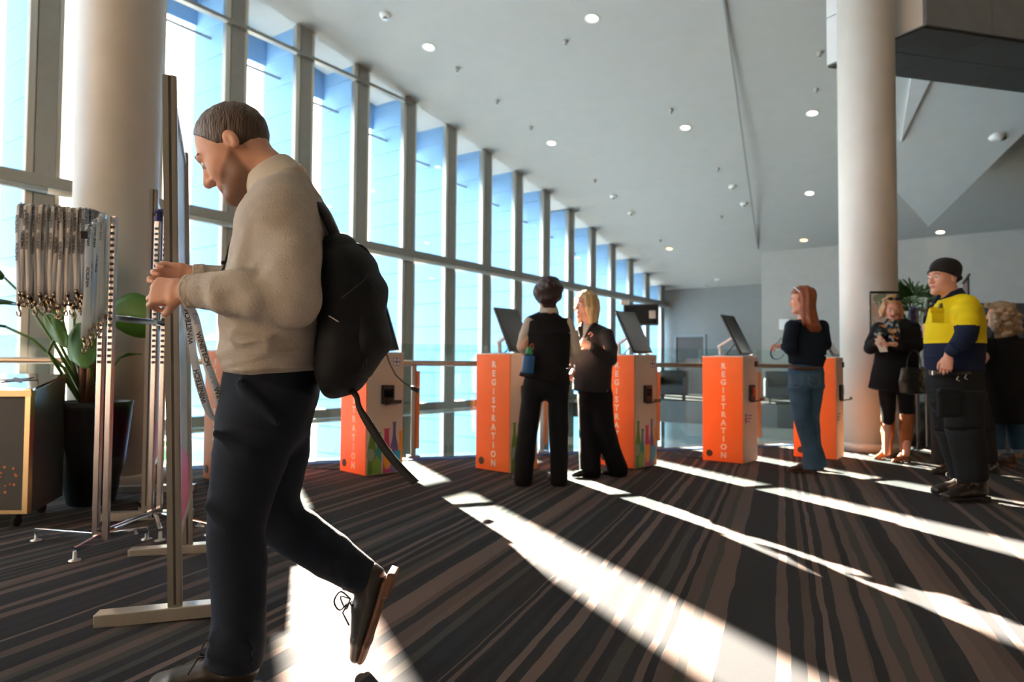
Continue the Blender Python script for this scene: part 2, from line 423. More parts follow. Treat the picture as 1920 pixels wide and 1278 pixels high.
# walls
def wall(name, n0, n1, d0, d1, m, z0=-4.3, z1=9.5, zf=None):
    A, B = W(n0, d0), W(n1, d1); e = B-A; L = np.linalg.norm(e); t = np.array([-e[1], e[0], 0])/L*.2
    b = MB(); zt0 = z1 if zf is None else zf; 
    b.prism([(A[0], A[1], z0), (B[0], B[1], z0), (B[0], B[1], ceil_z(d1) if zf is None else zf), (A[0], A[1], ceil_z(d0) if zf is None else zf)], t)
    return b.build(name, m, kind='structure')
wall('wall_end', PW+.4, 5.85, 25.6, 25.6, M['grey_wall'])
wall('wall_return', 6.05, 6.05, 25.6, 22.6, M['wall'])
wall('wall_right', 5.85, -15, 22.6, 22.6, M['wall'])
b = MB(); b.box((5, -9.1, 4), (50, .2, 17)); b.build('wall_back', M['far_wall'], kind='structure')
b = MB(); b.box((30.1, 2, 2), (.2, 26, 14)); b.build('wall_side', M['far_wall'], kind='structure')
b = MB(); b.prism([W(PW, -14.2, -4.3), W(PW-12, -14.2, -4.3), W(PW-12, -14.2, 11), W(PW, -14.2, 11)], tuple(WD*.2)+(0,)); b.build('wall_near', M['far_wall'], kind='structure')
# dark low partition on the right
pA, pB = P(1822, 568, 13.5), P(2010, 568, 12.8)
b = MB(); b.prism([(pA[0], pA[1], 0), (pB[0], pB[1], 0), (pB[0], pB[1], pB[2]), (pA[0], pA[1], pA[2])], (.05, .3, 0)); b.build('wall_partition', M['dark'], kind='structure')
# opening in the end wall
dr = empty('door_1', P(1295, 735, 24.2)*np.array([1, 1, 0]) + np.array([0, 0, .0]), RZ, kind='structure')
b = MB(); b.box((0, -.02, 1.0), (1.0, .08, 2.0)); b.build('door_leaf', M['dark_panel'], dr)
b = MB(); b.box((-.54, -.04, 1.02), (.08, .14, 2.04)); b.box((.54, -.04, 1.02), (.08, .14, 2.04)); b.box((0, -.04, 2.04), (1.16, .14, .08)); b.build('door_frame', M['grey_panel'], dr)
b = MB(); b.tube([(.38, -.1, 1.0), (.38, -.1, 1.25)], .015); b.build('door_handle', M['steel'], dr)

# facade: deep clad fins outside, mullions, transoms and panes
FD, FW_ = 1.06, .27
pm = MB(); pm.box((-FD/2, -FW_/2, 0), (FD, FW_, .538), bev=.006); PANEL = pm.mesh('panel', M['fin'])
hz = [-3.4, .02, 3.4, 6.74]
idx = 0
for i in range(-11, 13):
    t = 8.25 + SB*i; idx += 1
    zc = ceil_z(t)
    f = empty('trim_%d' % (idx+20), W(PW, t, 0), RZ, kind='structure')
    b = MB(); b.box((-FD/2, -FW_/2, (zc+.3-4.2)/2), (FD-.03, FW_-.03, zc+.3+4.2)); b.build('fin_core', M['fin_core'], f)
    z = -3.9
    while z < zc+.3:
        o = link('panel', PANEL, f); o.location = (0, 0, z); z += .55
    w = empty('window_%d' % idx, W(PW, t, 0), RZ, kind='structure')
    zt = ceil_z(t+.7)
    b = MB(); b.box((.045, -FW_/2, (zc-4.2)/2+.02), (.09, FW_-.02, zc+4.24)); b.build('mullion', M['mullion'], w)
    b = MB(); b.box((.03, -FW_-.045, (zc-4.2)/2), (.1, .085, zc+4.2)); b.box((.03, .03, (zc-4.2)/2), (.08, .055, zc+4.2)); b.build('window_frame', M['alu'], w)
    lv = [-4.2]+[q for q in hz if q < zt-.2]+[zt+.1]
    for a_, b_ in zip(lv, lv[1:]):
        q = MB(); q.box((0, (SB-FW_)/2, (a_+b_)/2), (.012, SB-FW_, b_-a_)); q.build('pane', M['glass'], w)
    for q in lv[1:-1]:
        th_ = .17 if q < 5 else .06
        m_ = MB(); m_.box((.09, SB/2-FW_/2, q), (.12, SB, th_)); m_.build('transom', M['mullion'], w)
        if q < 5:
            m_ = MB(); m_.tube([(.17, -FW_/2, q-.13), (.17, SB-FW_/2, q-.13)], .045); m_.build('transom_tube', M['alu'], w)
    m_ = MB(); m_.box((-FD+.06, (SB-FW_)/2, zt-.05), (.05, SB-FW_-.01, 1.1)); m_.build('header_panel', M['fin'], w)
    m_ = MB(); m_.tube([(-FD*.5, 0, zt-.95), (-FD*.5, SB-FW_, zt-.95)], .025); m_.build('louvre_bar', M['mullion'], w)

# ceiling bulkhead on the right (a bridge clad in panels)
E_ = EYE
def atz(px, py, h):                    # point on the level plane h above the eye
    return G(px, py, EYE+h)
kA, kB, kD = atz(1733, 48, 4.0), atz(1553, 123, 4.0), atz(1985, 86, 4.0)
kD = kA + (kD-kA)*2.2; kC = kB + (kD-kA)
bh = empty('trim_50', (0, 0, 0), kind='structure')
b = MB(); b.prism([kA+[.03, .03, .03], kB+[.03, -.03, .03], kC+[0, 0, .03], kD+[0, 0, .03]], (0, 0, 2.4)); b.build('core', M['dark'], bh)
def lerp(a, c, t): return a+(c-a)*t
eAD = (kD-kA); eAB = (kB-kA); oAB = nrm([-(eAB[1]), eAB[0], 0]); oAD = nrm([eAD[1], -eAD[0], 0])
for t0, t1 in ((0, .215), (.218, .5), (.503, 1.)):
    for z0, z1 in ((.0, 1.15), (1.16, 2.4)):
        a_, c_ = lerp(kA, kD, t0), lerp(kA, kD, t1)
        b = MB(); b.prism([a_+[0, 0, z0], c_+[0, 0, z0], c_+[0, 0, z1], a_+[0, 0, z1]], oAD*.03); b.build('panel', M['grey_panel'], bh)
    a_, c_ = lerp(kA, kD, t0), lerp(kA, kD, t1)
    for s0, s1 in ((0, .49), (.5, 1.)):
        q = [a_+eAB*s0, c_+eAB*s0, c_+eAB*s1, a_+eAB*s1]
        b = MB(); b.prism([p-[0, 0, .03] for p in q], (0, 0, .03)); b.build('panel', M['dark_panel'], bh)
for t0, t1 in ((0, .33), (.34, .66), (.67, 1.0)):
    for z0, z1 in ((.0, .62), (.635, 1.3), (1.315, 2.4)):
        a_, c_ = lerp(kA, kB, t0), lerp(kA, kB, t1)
        b = MB(); b.prism([a_+[0, 0, z0], c_+[0, 0, z0], c_+[0, 0, z1], a_+[0, 0, z1]], oAB*.03); b.build('panel', M['pale_panel'], bh)  # side facing the windows: their brightness is put into its paler colour
# slanted soffit behind it
M['soffit'] = mat('soffit_paint', 'c9cccb', .75, var=.02, scale=3)
pa, pb_, pd = P(1655, 128, 11.6), P(1960, 160, 11.6), P(1741, 425, 15.6)
n_ = nrm(np.cross(pb_-pa, pd-pa)); n_ = n_ if n_[2] > 0 else -n_
def on_plane(px, py):
    o = np.array([0, 0, EYE]); d = P(px, py, 1.0)-o; return o+d*(np.dot(pa-o, n_)/np.dot(d, n_))
sv = [pa, pb_, on_plane(1960, 211), pd, on_plane(1668, 345)]
b = MB(); b.prism(sv, (0, 0, 3.0)); b.build('trim_51', M['soffit'], kind='structure')  # tall unseen upper part added to keep window light off the ceiling beside it
s2 = [on_plane(1688, 262)-n_*.06, on_plane(1709, 128)-n_*.06, on_plane(1752, 128)-n_*.06]
b = MB(); b.prism(s2, n_*.05); b.build('trim_52', M['pale_panel'], kind='structure')

# downlights and small ceiling fittings
M['lamp'] = emit('lamp_glow', 'ffe2b8', 9.0); M['lamp2'] = emit('lamp_glow_warm', 'ffb878', 6.0)
LT = [(1110, 34, 0, 'round white downlight glowing at the top edge of the ceiling, left of the joint line'),
      (804, 88, 0, 'round downlight glowing in the ceiling nearest the bright glass wall'),
      (1523, 212, 0, 'round downlight glowing just left of the big right column, high up'),
      (1285, 239, 0, 'round downlight glowing mid ceiling a little left of the joint line'),
      (1034, 268, 0, 'round downlight glowing mid ceiling above the row of windows'),
      (1518, 362, 0, 'small downlight glowing left of the big column, midway down the ceiling'),
      (1507, 450, 1, 'small warm downlight glowing just above the pale right wall'),
      (1255, 466, 1, 'small orange-glowing downlight in the dark far slope of the ceiling'),
      (1763, 435, 0, 'small downlight glowing above the pale wall, right of the big column')]
for px, py, w_, lb in LT:
    p = ON_CEIL(px, py); sl = math.atan(.15 if nd(p)[1] < KINK else .2316)
    e = empty('downlight', p, RZ, label=lb, cat='ceiling light', group='recessed ceiling downlights')
    rm = Matrix.Rotation(-sl, 4, 'X')
    b = MB(); b.lathe((0, 0, 0), [(.10, .01), (.125, -.004), (.13, -.012), (.12, -.016), (.098, -.004), (.096, .01)], 24, caps=False); b.bm.transform(rm); b.build('trim_ring', M['white'], e)
    b = MB(); b.lathe((0, 0, 0), [(.097, .004), (.097, -.002)], 20); b.bm.transform(rm); b.build('lamp', M['lamp2'] if w_ else M['lamp'], e)
FT = [(1373, 349, 1, 'white smoke detector on the ceiling left of the joint line'), (1395, 381, 1, 'pale ceiling spotlight head beside the joint line'),
      (1183, 398, 1, 'pale spotlight head on the far ceiling slope'), (1150, 367, 1, 'flat pale detector on the ceiling near the slope crease'),
      (722, 27, 1, 'pale round detector at the top left of the ceiling'), (857, 127, 0, 'small sprinkler head near the bright windows'),
      (932, 188, 0, 'small sprinkler head below the leftmost downlight'), (1258, 205, 0, 'small sprinkler head above the middle downlight'),
      (995, 238, 0, 'small sprinkler head just above the downlight over the windows'), (1346, 315, 0, 'small sprinkler head beside the joint line in mid ceiling'),
      (1115, 337, 0, 'small sprinkler head above the slope crease'), (1352, 405, 0, 'small sprinkler head on the far slope by the joint line'),
      (1345, 523, 1, 'small pale fitting on the ceiling above the far end wall'), (1537, 98, 0, 'small dark fitting high up just left of the big column'),
      (1530, 167, 0, 'small fitting left of the big column above its downlight'), (1238, 450, 0, 'small dark sprinkler left of the orange-glowing downlight'),
      (1324, 535, 0, 'dark vent fitting on the ceiling over the far door'), (1060, 76, 0, 'small sprinkler head below the topmost downlight')]
for px, py, k, lb in FT:
    p = ON_CEIL(px, py)
    e = empty('ceiling_fitting', p, RZ, label=lb, cat='ceiling fitting', group='small fittings on the ceiling')
    r_ = .10 if k else .045
    b = MB(); b.lathe((0, 0, 0), [(r_, .02), (r_, -.02), (r_*.85, -.05), (r_*.5, -.06)], 16); b.build('base', M['white'] if k else M['ceiling'], e)
    b = MB(); b.lathe((0, 0, 0), [(r_*.4, -.05), (r_*.35, -.09), (r_*.5, -.1)], 12); b.build('sensor', M['steel'], e)
p = on_plane(1868, 257)
e = empty('smoke_detector', p, 0, label='pale oval detector unit on the slanted soffit at the upper right', cat='smoke detector')
b = MB(); b.lathe((0, 0, 0), [(.13, .1), (.13, -.01), (.10, -.05), (.04, -.06)], 20); b.build('housing', M['white'], e)
b = MB(); b.lathe((.13, 0, 0), [(.05, .05), (.05, -.03), (.03, -.05)], 12); b.build('sounder', M['black'], e)

# columns
for (x, y), r_, lb in (((-3.17, 5.42), .30, 'thick round cream column at the left behind the plant, against the light'), ((4.21, 8.05), .31, 'thick round cream column on the right beside the registration kiosks')):
    n0, d0 = nd((x, y))
    e = empty('column', (x, y, 0), 0, label=lb, cat='column', group='round cream columns')
    b = MB(); b.lathe((0, 0, 0), [(r_, .0), (r_, ceil_z(d0)+.1)], 64); b.build('shaft', M['column'], e)
    b = MB(); b.lathe((0, 0, 0), [(r_+.012, 0), (r_+.012, .09), (r_+.004, .1)], 64); b.build('base_ring', M['column'], e)

# glass balustrade along the edge of the void
bal = empty('balustrade', (0, 0, 0), label='glass balustrade with metal handrail and copper-faced posts along the floor edge', cat='balustrade')
bA, bB = np.array([-9.6, 7.51-.342*9.6-.06, 0]), np.array([4.55, 9.0, 0]); bd = nrm(bB-bA); bn = np.array([bd[1], -bd[0], 0])
Lb = np.linalg.norm(bB-bA); t = 0.0
X0 = np.dot(np.array([-1.02, 7.1, 0])-bA, bd); sp = 1.42
ks = [X0 + sp*k for k in range(-6, 5) if 0 <= X0+sp*k <= Lb]
for a_, c_ in zip([0]+ks, ks+[Lb]):
    if c_-a_ < .1: continue
    q0, q1 = bA+bd*(a_+.01), bA+bd*(c_-.01)
    b = MB(); b.bar((q0+q1)/2*0+q0+[0, 0, .61], q1+[0, 0, .61], .014, 1.14); b.build('glass_panel', M['glass2'], bal)
b = MB(); b.tube([bA+bn*.07+[0, 0, .98], bB+bn*.07+[0, 0, .98]], .028, 14); b.build('handrail', M['rail'], bal)
for a_ in ks:
    q = bA+bd*a_+bn*.03
    b = MB(); b.bar(q+[0, 0, 0], q+[0, 0, .955], .05, .016, up=tuple(bn)); o = b.build('post', M['steel'], bal)
    q2 = q+bd*.035
    b = MB(); b.bar(q2+[0, 0, .1], q2+[0, 0, .90], .016, .05, up=tuple(bd)); b.build('copper_strip', M['copper'], o)
    b = MB(); b.box(q+[0, 0, .02], (.12, .12, .03), rz=math.atan2(bd[1], bd[0])); b.build('foot_plate', M['steel'], o)
b = MB(); b.bar(bA+bn*.16+[0, 0, .006], bB+bn*.16+[0, 0, .006], .035, .012); b.build('trim_60', M['blue_tape'], kind='structure')
# second leg of the balustrade, going away beside the void
bal2 = empty('balustrade', (0, 0, 0), label='glass balustrade leg running away behind the right column', cat='balustrade')
cA, cB = np.array([4.75, 9.15, 0]), np.array([12.3, 19.9, 0])
for k in range(8):
    q0, q1 = lerp(cA, cB, k/8+.002), lerp(cA, cB, (k+1)/8-.002)
    b = MB(); b.bar(q0+[0, 0, .61], q1+[0, 0, .61], .014, 1.14); b.build('glass_panel', M['glass2'], bal2)
b = MB(); b.tube([cA+[.06, -.04, .98], cB+[.06, -.04, .98]], .028); b.build('handrail', M['rail'], bal2)
# dark seats standing on the landing across the void
M['seat'] = mat('dark_seat', '22262a', .6, var=.1)
for px, py, Y, lb in ((1262, 752, 19.6, 'dark armchair on the landing across the void, left of kiosk four'), (1465, 756, 18.4, 'dark armchair on the landing seen through the glass right of kiosk four')):
    p = P(px, py, Y); e = empty('armchair', (p[0], p[1], 0), RZ+.3, label=lb, cat='armchair', group='dark armchairs across the void')
    b = MB(); b.box((0, 0, .3), (.8, .75, .3), bev=.05); b.build('seat', M['seat'], e)
    b = MB(); b.box((0, .33, .55), (.8, .15, .6), bev=.05); b.build('backrest', M['seat'], e)
    for s in (-1, 1):
        b = MB(); b.box((s*.36, 0, .4), (.12, .75, .5), bev=.04); b.build('armrest', M['seat'], e)
    for sx in (-1, 1):
        for sy in (-1, 1):
            b = MB(); b.box((sx*.3, sy*.28, .075), (.05, .05, .15)); b.build('leg', M['black'], e)
# trees outside beyond the glass
M['leaf_out'] = mat('outdoor_foliage', '6f9a6a', .7, var=.3, scale=3)
M['bark'] = mat('bark', '5f4a3a', .9, var=.2)
def cloud_tree(p, h, r_, seed, lb):
    rr = random.Random(seed); e = empty('tree', p, 0, label=lb, cat='tree', group='trees outside the glass wall')
    b = MB(); b.tube([(0, 0, 0), (.05, .03, h*.35), (0, 0, h*.7)], [.16, .11, .05]); b.build('trunk', M['bark'], e)
    b = MB(); 
    for _ in range(900):
        a1, a2 = rr.uniform(0, 6.28), rr.uniform(-1.2, 1.5); q = r_*rr.uniform(.55, 1)*(1+.25*math.sin(3*a1+2*a2))
        c = Vector((q*math.cos(a1)*math.cos(a2), q*math.sin(a1)*math.cos(a2), h*.68+q*.85*math.sin(a2)))
        d1 = Vector((rr.gauss(0, 1), rr.gauss(0, 1), rr.gauss(0, 1))).normalized()*r_*.13; d2 = Vector((rr.gauss(0, 1), rr.gauss(0, 1), rr.gauss(0, 1))).normalized()*r_*.09
        vs = [b.bm.verts.new(c+x) for x in (-d1, d2, d1, -d2)]; b.bm.faces.new(vs)
    me = bpy.data.meshes.new('foliage'); b.bm.to_mesh(me); b.bm.free(); me.materials.append(M['leaf_out']); link('foliage', me, e, 'stuff')
for n_, d_, h, r_, sd, lb in ((24, 4, 3.6, 1.6, 1, 'low green tree outside at the far left'), (27, 8, 3.4, 1.7, 2, 'green tree outside behind the left column'), (22, 13, 3.0, 1.4, 3, 'small green tree outside behind the walking man')):
    cloud_tree(W(n_, d_, -4.15), h, r_, sd, lb)
# ================================================================ KIOSKS
KH, KWF, KWS = 1.065, .375, .425        # height, front (beige) width, side (orange) width
def bottle(w, h, neck_w, neck_h):
    hw, hn = w/2, neck_w/2; sh = (h-neck_h)
    pts = [(-hw, 0), (hw, 0), (hw, sh*.72)]
    for k in range(1, 7):
        t = k/6; pts.append((hn+(hw-hn)*(.5+.5*math.cos(t*math.pi)), sh*.72+(sh*.55)*t))
    pts += [(hn, h-.012), (hn*1.35, h-.012), (hn*1.35, h), (-hn*1.35, h), (-hn*1.35, h-.012), (-hn, h-.012)]
    for k in range(6, 0, -1):
        t = k/6; pts.append((-(hn+(hw-hn)*(.5+.5*math.cos(t*math.pi))), sh*.72+(sh*.55)*t))
    pts.append((-hw, sh*.72)); return pts
def flat(name, pts, o, xd, yd, nd_, m, parent, th=.0012):
    o = np.asarray(o, float); b = MB(); b.prism([o+np.asarray(xd)*x+np.asarray(yd)*y for x, y in pts], np.asarray(nd_, float)*th); return b.build(name, m, parent)
def clip_x(pts, x0, x1): return [(min(max(x, x0), x1), y) for x, y in pts]
def kiosk(cx, cy, az, label, bottles, sticker):
    """origin = the bottom corner between the orange side and the beige front; local x runs along the beige front, local y along the orange side"""
    k = empty('registration_kiosk', (cx, cy, 0), math.pi/2-R(az), label=label, cat='kiosk', group='orange registration kiosks')
    w, d = KWF, KWS
    b = MB(); b.box((w/2, d/2, KH/2+.01), (w-.012, d-.012, KH-.02), bev=.004); b.build('cabinet', M['white'], k)
    b = MB(); b.box((.0015, d/2, KH/2+.004), (.012, d-.004, KH-.008)); b.build('orange_side_panel', M['orange'], k)
    b = MB(); b.box((w-.0015, d/2, KH/2+.004), (.012, d-.004, KH-.008)); b.build('orange_side_panel', M['orange'], k)
    b = MB(); b.box((w/2, .0015, KH/2+.004), (w-.004, .012, KH-.008)); b.build('front_panel', M['beige'], k)
    b = MB(); b.box((w/2, d/2, KH+.004), (w+.006, d+.006, .014), bev=.003); b.build('top_plate', M['white'], k)
    # lettering down the orange side
    for i, ch in enumerate('REGISTRATION'):
        text('lettering', ch, .078, M['letter'], k, frame((-.0052, d*.47, KH-.095-i*.0815), (0, -1, 0), (0, 0, 1)), bold=.04, ext=.0006)
    b = MB(); b.bm.verts.ensure_lookup_table(); c = [(.034*math.cos(a), .034*math.sin(a)) for a in np.linspace(0, 2*math.pi, 20)[:-1]]
    flat('cable_hole', c, (-.0045, d-.075, .085), (0, 1, 0), (0, 0, 1), (-1, 0, 0), M['black'], k, .004)
    X, Z, NN = (1, 0, 0), (0, 0, 1), (0, -1, 0); f0 = (0, -.0045, 0)
    if bottles:
        for nm, x, ww, hh, nw, nh in (('green', .055, .085, .44, .036, .15), ('purple', .285, .085, .445, .03, .17), ('teal', .125, .06, .36, .034, .12), ('magenta', .205, .075, .39, .048, .12), ('amber', .352, .05, .36, .03, .12)):
            flat('bottle_print', clip_x(bottle(ww, hh, nw, nh), -.02, .022) if nm == 'amber' else bottle(ww, hh, nw, nh), (x, -.0045, .012), X, Z, NN, M['p_'+nm], k, .0008 if nm != 'teal' else .0011)
        blob = [(.04*math.cos(a), .055*math.sin(a)) for a in np.linspace(0, 2*math.pi, 18)[:-1]]
        flat('print_shape', [(max(x, -.038), y) for x, y in blob], (.042, -.0045, .18), X, Z, NN, M['p_grey_green'], k, .0016)
        flat('print_shape', [(-.045, 0), (.045, 0), (.045, .10), (.0, .16), (-.045, .10)], (.105, -.0045, .012), X, Z, NN, M['p_lime'], k, .0016)
        flat('print_shape', [(-.04, .17), (.045, .17), (.045, .06), (.02, 0), (-.02, 0), (-.04, .06)], (.212, -.0045, .05), X, Z, NN, M['p_amber'], k, .0016)
        flat('print_shape', [(-.035, .15), (.04, .15), (.04, .05), (.015, 0), (-.015, 0), (-.035, .05)], (.312, -.0045, .05), X, Z, NN, M['p_blue'], k, .0016)
        for sx in (-1, 1):
            for sz in (-1, 1): flat('qr_free_sticker' if False else 'sticker_dot', [(-.011, -.011), (.011, -.011), (.011, .011), (-.011, .011)], (w-.075+sx*.018, -.0045, KH-.075+sz*.018), X, Z, NN, M['letter'], k, .001)
        flat('sticker', [(-.034, -.034), (.034, -.034), (.034, .034), (-.034, .034)], (w-.075, -.0045, KH-.075), X, Z, NN, M['p_purple'], k, .0005)
    else:
        sh = [(-.022, .06), (.022, .06), (.022, .02), (.0, -.01), (-.022, .02)]
        flat('crest_print', sh, (.06, -.0045, .40), X, Z, NN, M['crest'], k, .001)
        flat('crest_print', [(-.018, 0), (.018, 0), (.018, .03), (-.018, .03)], (.06, -.0045, .468), X, Z, NN, M['p_purple'], k, .001)
        for q in range(3): flat('text_line_print', [(0, 0), (.13-.03*q, 0), (.13-.03*q, .012), (0, .012)], (.10, -.0045, .47-.03*q), X, Z, NN, M['p_purple'], k, .0008)
        b = MB(); b.box((w-.05, -.012, KH-.07), (.05, .02, .06), bev=.004); b.build('socket', M['black'], k)
    # badge printer slot
    b = MB(); b.box((w*.55, -.012, .70), (.125, .03, .165), bev=.006); rd = b.build('badge_printer', M['black'], k)
    b = MB(); b.box((w*.55, -.03, .715), (.09, .012, .075), bev=.003); b.build('printer_mouth', M['screen_glass'], rd)
    b = MB(); b.box((w*.62, -.06, .622), (.11, .10, .012), m=Matrix.Rotation(R(-12), 4, 'X')); b.box((w*.62, -.105, .64), (.11, .01, .03)); b.build('catch_tray', M['smoke'], rd)
    # leaning touch screen on an arm
    lean = R(27); q = Matrix.Translation((w*.5, .03, KH+.02)) @ Matrix.Rotation(-lean, 4, 'X')
    b = MB(); b.box((0, 0, .235), (.33, .022, .46), bev=.006); b.bm.transform(q); s_ = b.build('touch_screen', M['screen'], k)
    b = MB(); b.box((0, -.0125, .235), (.305, .003, .43)); b.bm.transform(q); b.build('display', M['screen_glass'], s_)
    b = MB(); b.tube([(w*.5, d*.72, KH), (w*.5, d*.74, KH+.115)], .020, 14); b.build('arm_post', M['white'], k)
    b = MB(); b.bar((w*.5, d*.80, KH+.105), (w*.5, .155, KH+.215), .036, .026, bev=.006); b.build('arm', M['white'], k)
    b = MB(); b.box((w*.5, d*.72, KH+.014), (.1, .1, .012), bev=.003); b.build('arm_base', M['white'], k)
    b = MB(); pts = [(w*.5+.05, .16, KH+.16), (w*.5+.06, .22, KH+.09), (w*.5+.03, .27, KH+.02)]; b.tube(pts, .006, 6); b.build('screen_cable', M['black'], k)
    return k
M['crest'] = mat('dark_red_crest', '8c2f3a', .5); M['smoke'] = mat('smoked_plastic', '4a4440', .2, var=.05)
KX = [(-2.29, 5.47, 46, 'orange registration kiosk partly hidden behind the walking man, leftmost', True),
      (-1.25, 5.91, 46, 'orange registration kiosk right behind the walking man and his backpack strap', True),
      (-.012, 6.125, 42, 'orange registration kiosk to the left of the woman in the black vest', True),
      (1.154, 6.42, 44, 'orange registration kiosk half hidden behind the blonde woman in the dark jacket', True),
      (2.30, 6.80, 40, 'orange registration kiosk standing free with its whole lettering in view', False),
      (3.39, 7.15, 36, 'orange registration kiosk behind the red-haired woman, beside the round column', False)]
kiosks = [kiosk(*a, None) for a in KX]
# scanner hanging on a black cable from the second kiosk, floor cables
M['cable'] = mat('black_cable', '141416', .6)
def thing_tube(name, pts, r_, m, label, cat, group=None):
    b = MB(); b.tube(pts, r_, 8); return tag(b.build(name, m), label, cat, group)
kx = kiosks[1]; mw = Matrix.Translation(kx.location) @ Matrix.Rotation(kx.rotation_euler[2], 4, 'Z')
hs = empty('handset', P(781, 731, 5.95), 0, label='black handheld scanner dangling on a cable off the kiosk behind the backpack', cat='scanner')
o0 = np.array(P(781, 731, 5.95))
pp = [P(724, 662, 6.02), P(731, 682, 5.99), P(742, 703, 5.97), P(757, 717, 5.96), P(772, 726, 5.95)]
b = MB(); b.tube([p-o0 for p in pp], .006, 8); b.build('cable', M['cable'], hs)
b = MB(); b.tube([P(770, 725, 5.95)-o0, P(775, 728, 5.95)-o0, P(785, 733, 5.95)-o0], [.012, .022, .02], 10); b.build('scanner_head', M['black'], hs)
thing_tube('floor_cable', [G(649, 876)+[0, 0, .08], G(643, 879)+[0, -.02, .012], G(620, 881)+[0, 0, .009], G(585, 878)+[0, 0, .009], G(545, 876)+[0, 0, .009]], .007, M['cable'], 'thin black power cable on the carpet left of the kiosk behind the man', 'cable')
thing_tube('floor_cable', [G(1323, 855)+[0, 0, .08], G(1318, 861)+[0, 0, .012], G(1290, 858)+[0, 0, .009], G(1262, 848)+[0, 0, .009]], .007, M['cable'], 'thin black power cable on the carpet left of the free-standing kiosk', 'cable')

# ================================================================ SIGN BOARDS (aluminium frames)
def profile(b, a, c, w=.042):
    """T-slot aluminium post: a square bar with grooves"""
    b.bar(a, c, w, w); 
    for s in (-1, 1):
        for t in (-1, 1):
            o = np.array([s*w*.5, 0, 0]); b.bar(np.array(a)+[s*w*.5, t*w*.27, 0], np.array(c)+[s*w*.5, t*w*.27, 0], .008, w*.32)
            b.bar(np.array(a)+[t*w*.27, s*w*.5, 0], np.array(c)+[t*w*.27, s*w*.5, 0], w*.32, .008)
M['groove'] = mat('slot_groove', '55524c', .5, .6)
M['poster_a'] = mat('poster_sheet', 'aeb5b2', .4, var=.1, scale=3)
M['poster_b'] = mat('poster_green', '77803f', .45, var=.1, scale=3)
def signboard(p0, p1, h, foot, label, art, tilt=0.0):
    p0 = np.array(p0); p1 = np.array(p1); d = nrm(p1-p0); a = math.atan2(d[1], d[0]); L = np.linalg.norm(p1-p0)
    e = empty('sign_frame', p0, a, label=label, cat='sign frame', group='aluminium sign frames')
    for x in (0, L):
        b = MB(); profile(b, (x, 0, .05), (x, 0, h)); o = b.build('post', M['alu'], e)
        b = MB()
        for s in (-1, 1): b.bar((x, s*.0235, .06), (x, s*.0235, h-.002), .012, .002, up=(0, 1, 0)); b.bar((x+s*.0235, 0, .06), (x+s*.0235, 0, h-.002), .002, .012, up=(0, 1, 0))
        b.build('groove', M['groove'], o)
        fx = Matrix.Rotation(foot-a, 4, 'Z'); b = MB(); b.box((x, 0, .028), (.54, .07, .05), m=fx, bev=.004); b.build('foot', M['alu'], e)
    b = MB(); b.box((L/2, 0, (h+.35)/2), (L-.05, .012, h-.42)); pn = b.build('panel', M['poster_a'], e)
    if art:
        for s in (-1, 1):
            b = MB(); b.prism([(.05, s*.0068, .30), (L-.05, s*.0068, .30), (L-.05, s*.0068, 1.0), (L*.55, s*.0068, 1.22), (.05, s*.0068, .92)], (0, s*.001, 0)); b.build('poster_print', M['poster_b'], pn)
            b = MB(); b.prism([(.05, s*.0085, .28), (L-.05, s*.0085, .28), (L-.05, s*.0085, .5), (L*.35, s*.0085, .62), (.05, s*.0085, .5)], (0, s*.001, 0)); b.build('poster_print', M['p_magenta'], pn)
    for z in (.28, h-.05):
        b = MB(); b.bar((.02, 0, z), (L-.02, 0, z), .03, .03); b.build('rail', M['alu'], e)
    e.rotation_euler = (Matrix.Rotation(tilt, 3, 'Y') @ Matrix.Rotation(a, 3, 'Z')).to_euler()
    return e
q0, q1 = G(329, 1160), G(352, 1034)
signboard(q0, q1, 2.08, math.atan2(.42, 1.0)*.55, 'tall aluminium sign frame seen edge-on, right under the man\'s hands', True, R(-2.0))
q0, q1 = G(273, 974), G(294, 922)
signboard(q0, q1, 2.05, .2, 'aluminium sign frame standing behind the chrome lanyard rack', True)

# ================================================================ CHROME LANYARD RACK
M['slotmat'] = mat('dark_slot', '1c1d20', .6)
def leafmat(name, col, tr_=.35, rough=.42):
    m = mat(name, col, rough, var=.18 if tr_ < .4 else .05, scale=9, bump=.15 if tr_ < .4 else 0, bscale=60); nt = m.node_tree; b = nt.nodes['Principled BSDF']
    tr = nt.nodes.new('ShaderNodeBsdfTranslucent'); tr.inputs[0].default_value = lin(col)
    mx = nt.nodes.new('ShaderNodeMixShader'); mx.inputs[0].default_value = tr_
    out = nt.nodes['Material Output']; nt.links.new(b.outputs[0], mx.inputs[1]); nt.links.new(tr.outputs[0], mx.inputs[2]); nt.links.new(mx.outputs[0], out.inputs[0]); return m
M['ribbon'] = leafmat('white_ribbon', 'f0eeec', .45, .7); M['ribbon_b'] = leafmat('bluish_ribbon', 'c9d6e4', .45, .7)
M['ribbon_p'] = mat('purple_ribbon', '6a4bb0', .6, var=.1); M['ribbon_n'] = mat('navy_ribbon', '2b3566', .6, var=.1)
M['ink'] = mat('black_ink', '26262b', .6); M['ink_blue'] = mat('blue_ink', '7d9dbf', .6)
M['clip'] = mat('metal_clip', 'a08d78', .25, 1.0, var=.2)
uA, uB = P(189, 1000, 3.45), P(290, 990, 3.95); uA[2] = uB[2] = 0
rackdir = nrm(uB-uA); ra = math.atan2(rackdir[1], rackdir[0])
rk = empty('lanyard_rack', uA, 0, label='chrome display rack with slotted uprights and white lanyards hanging on it', cat='display rack')
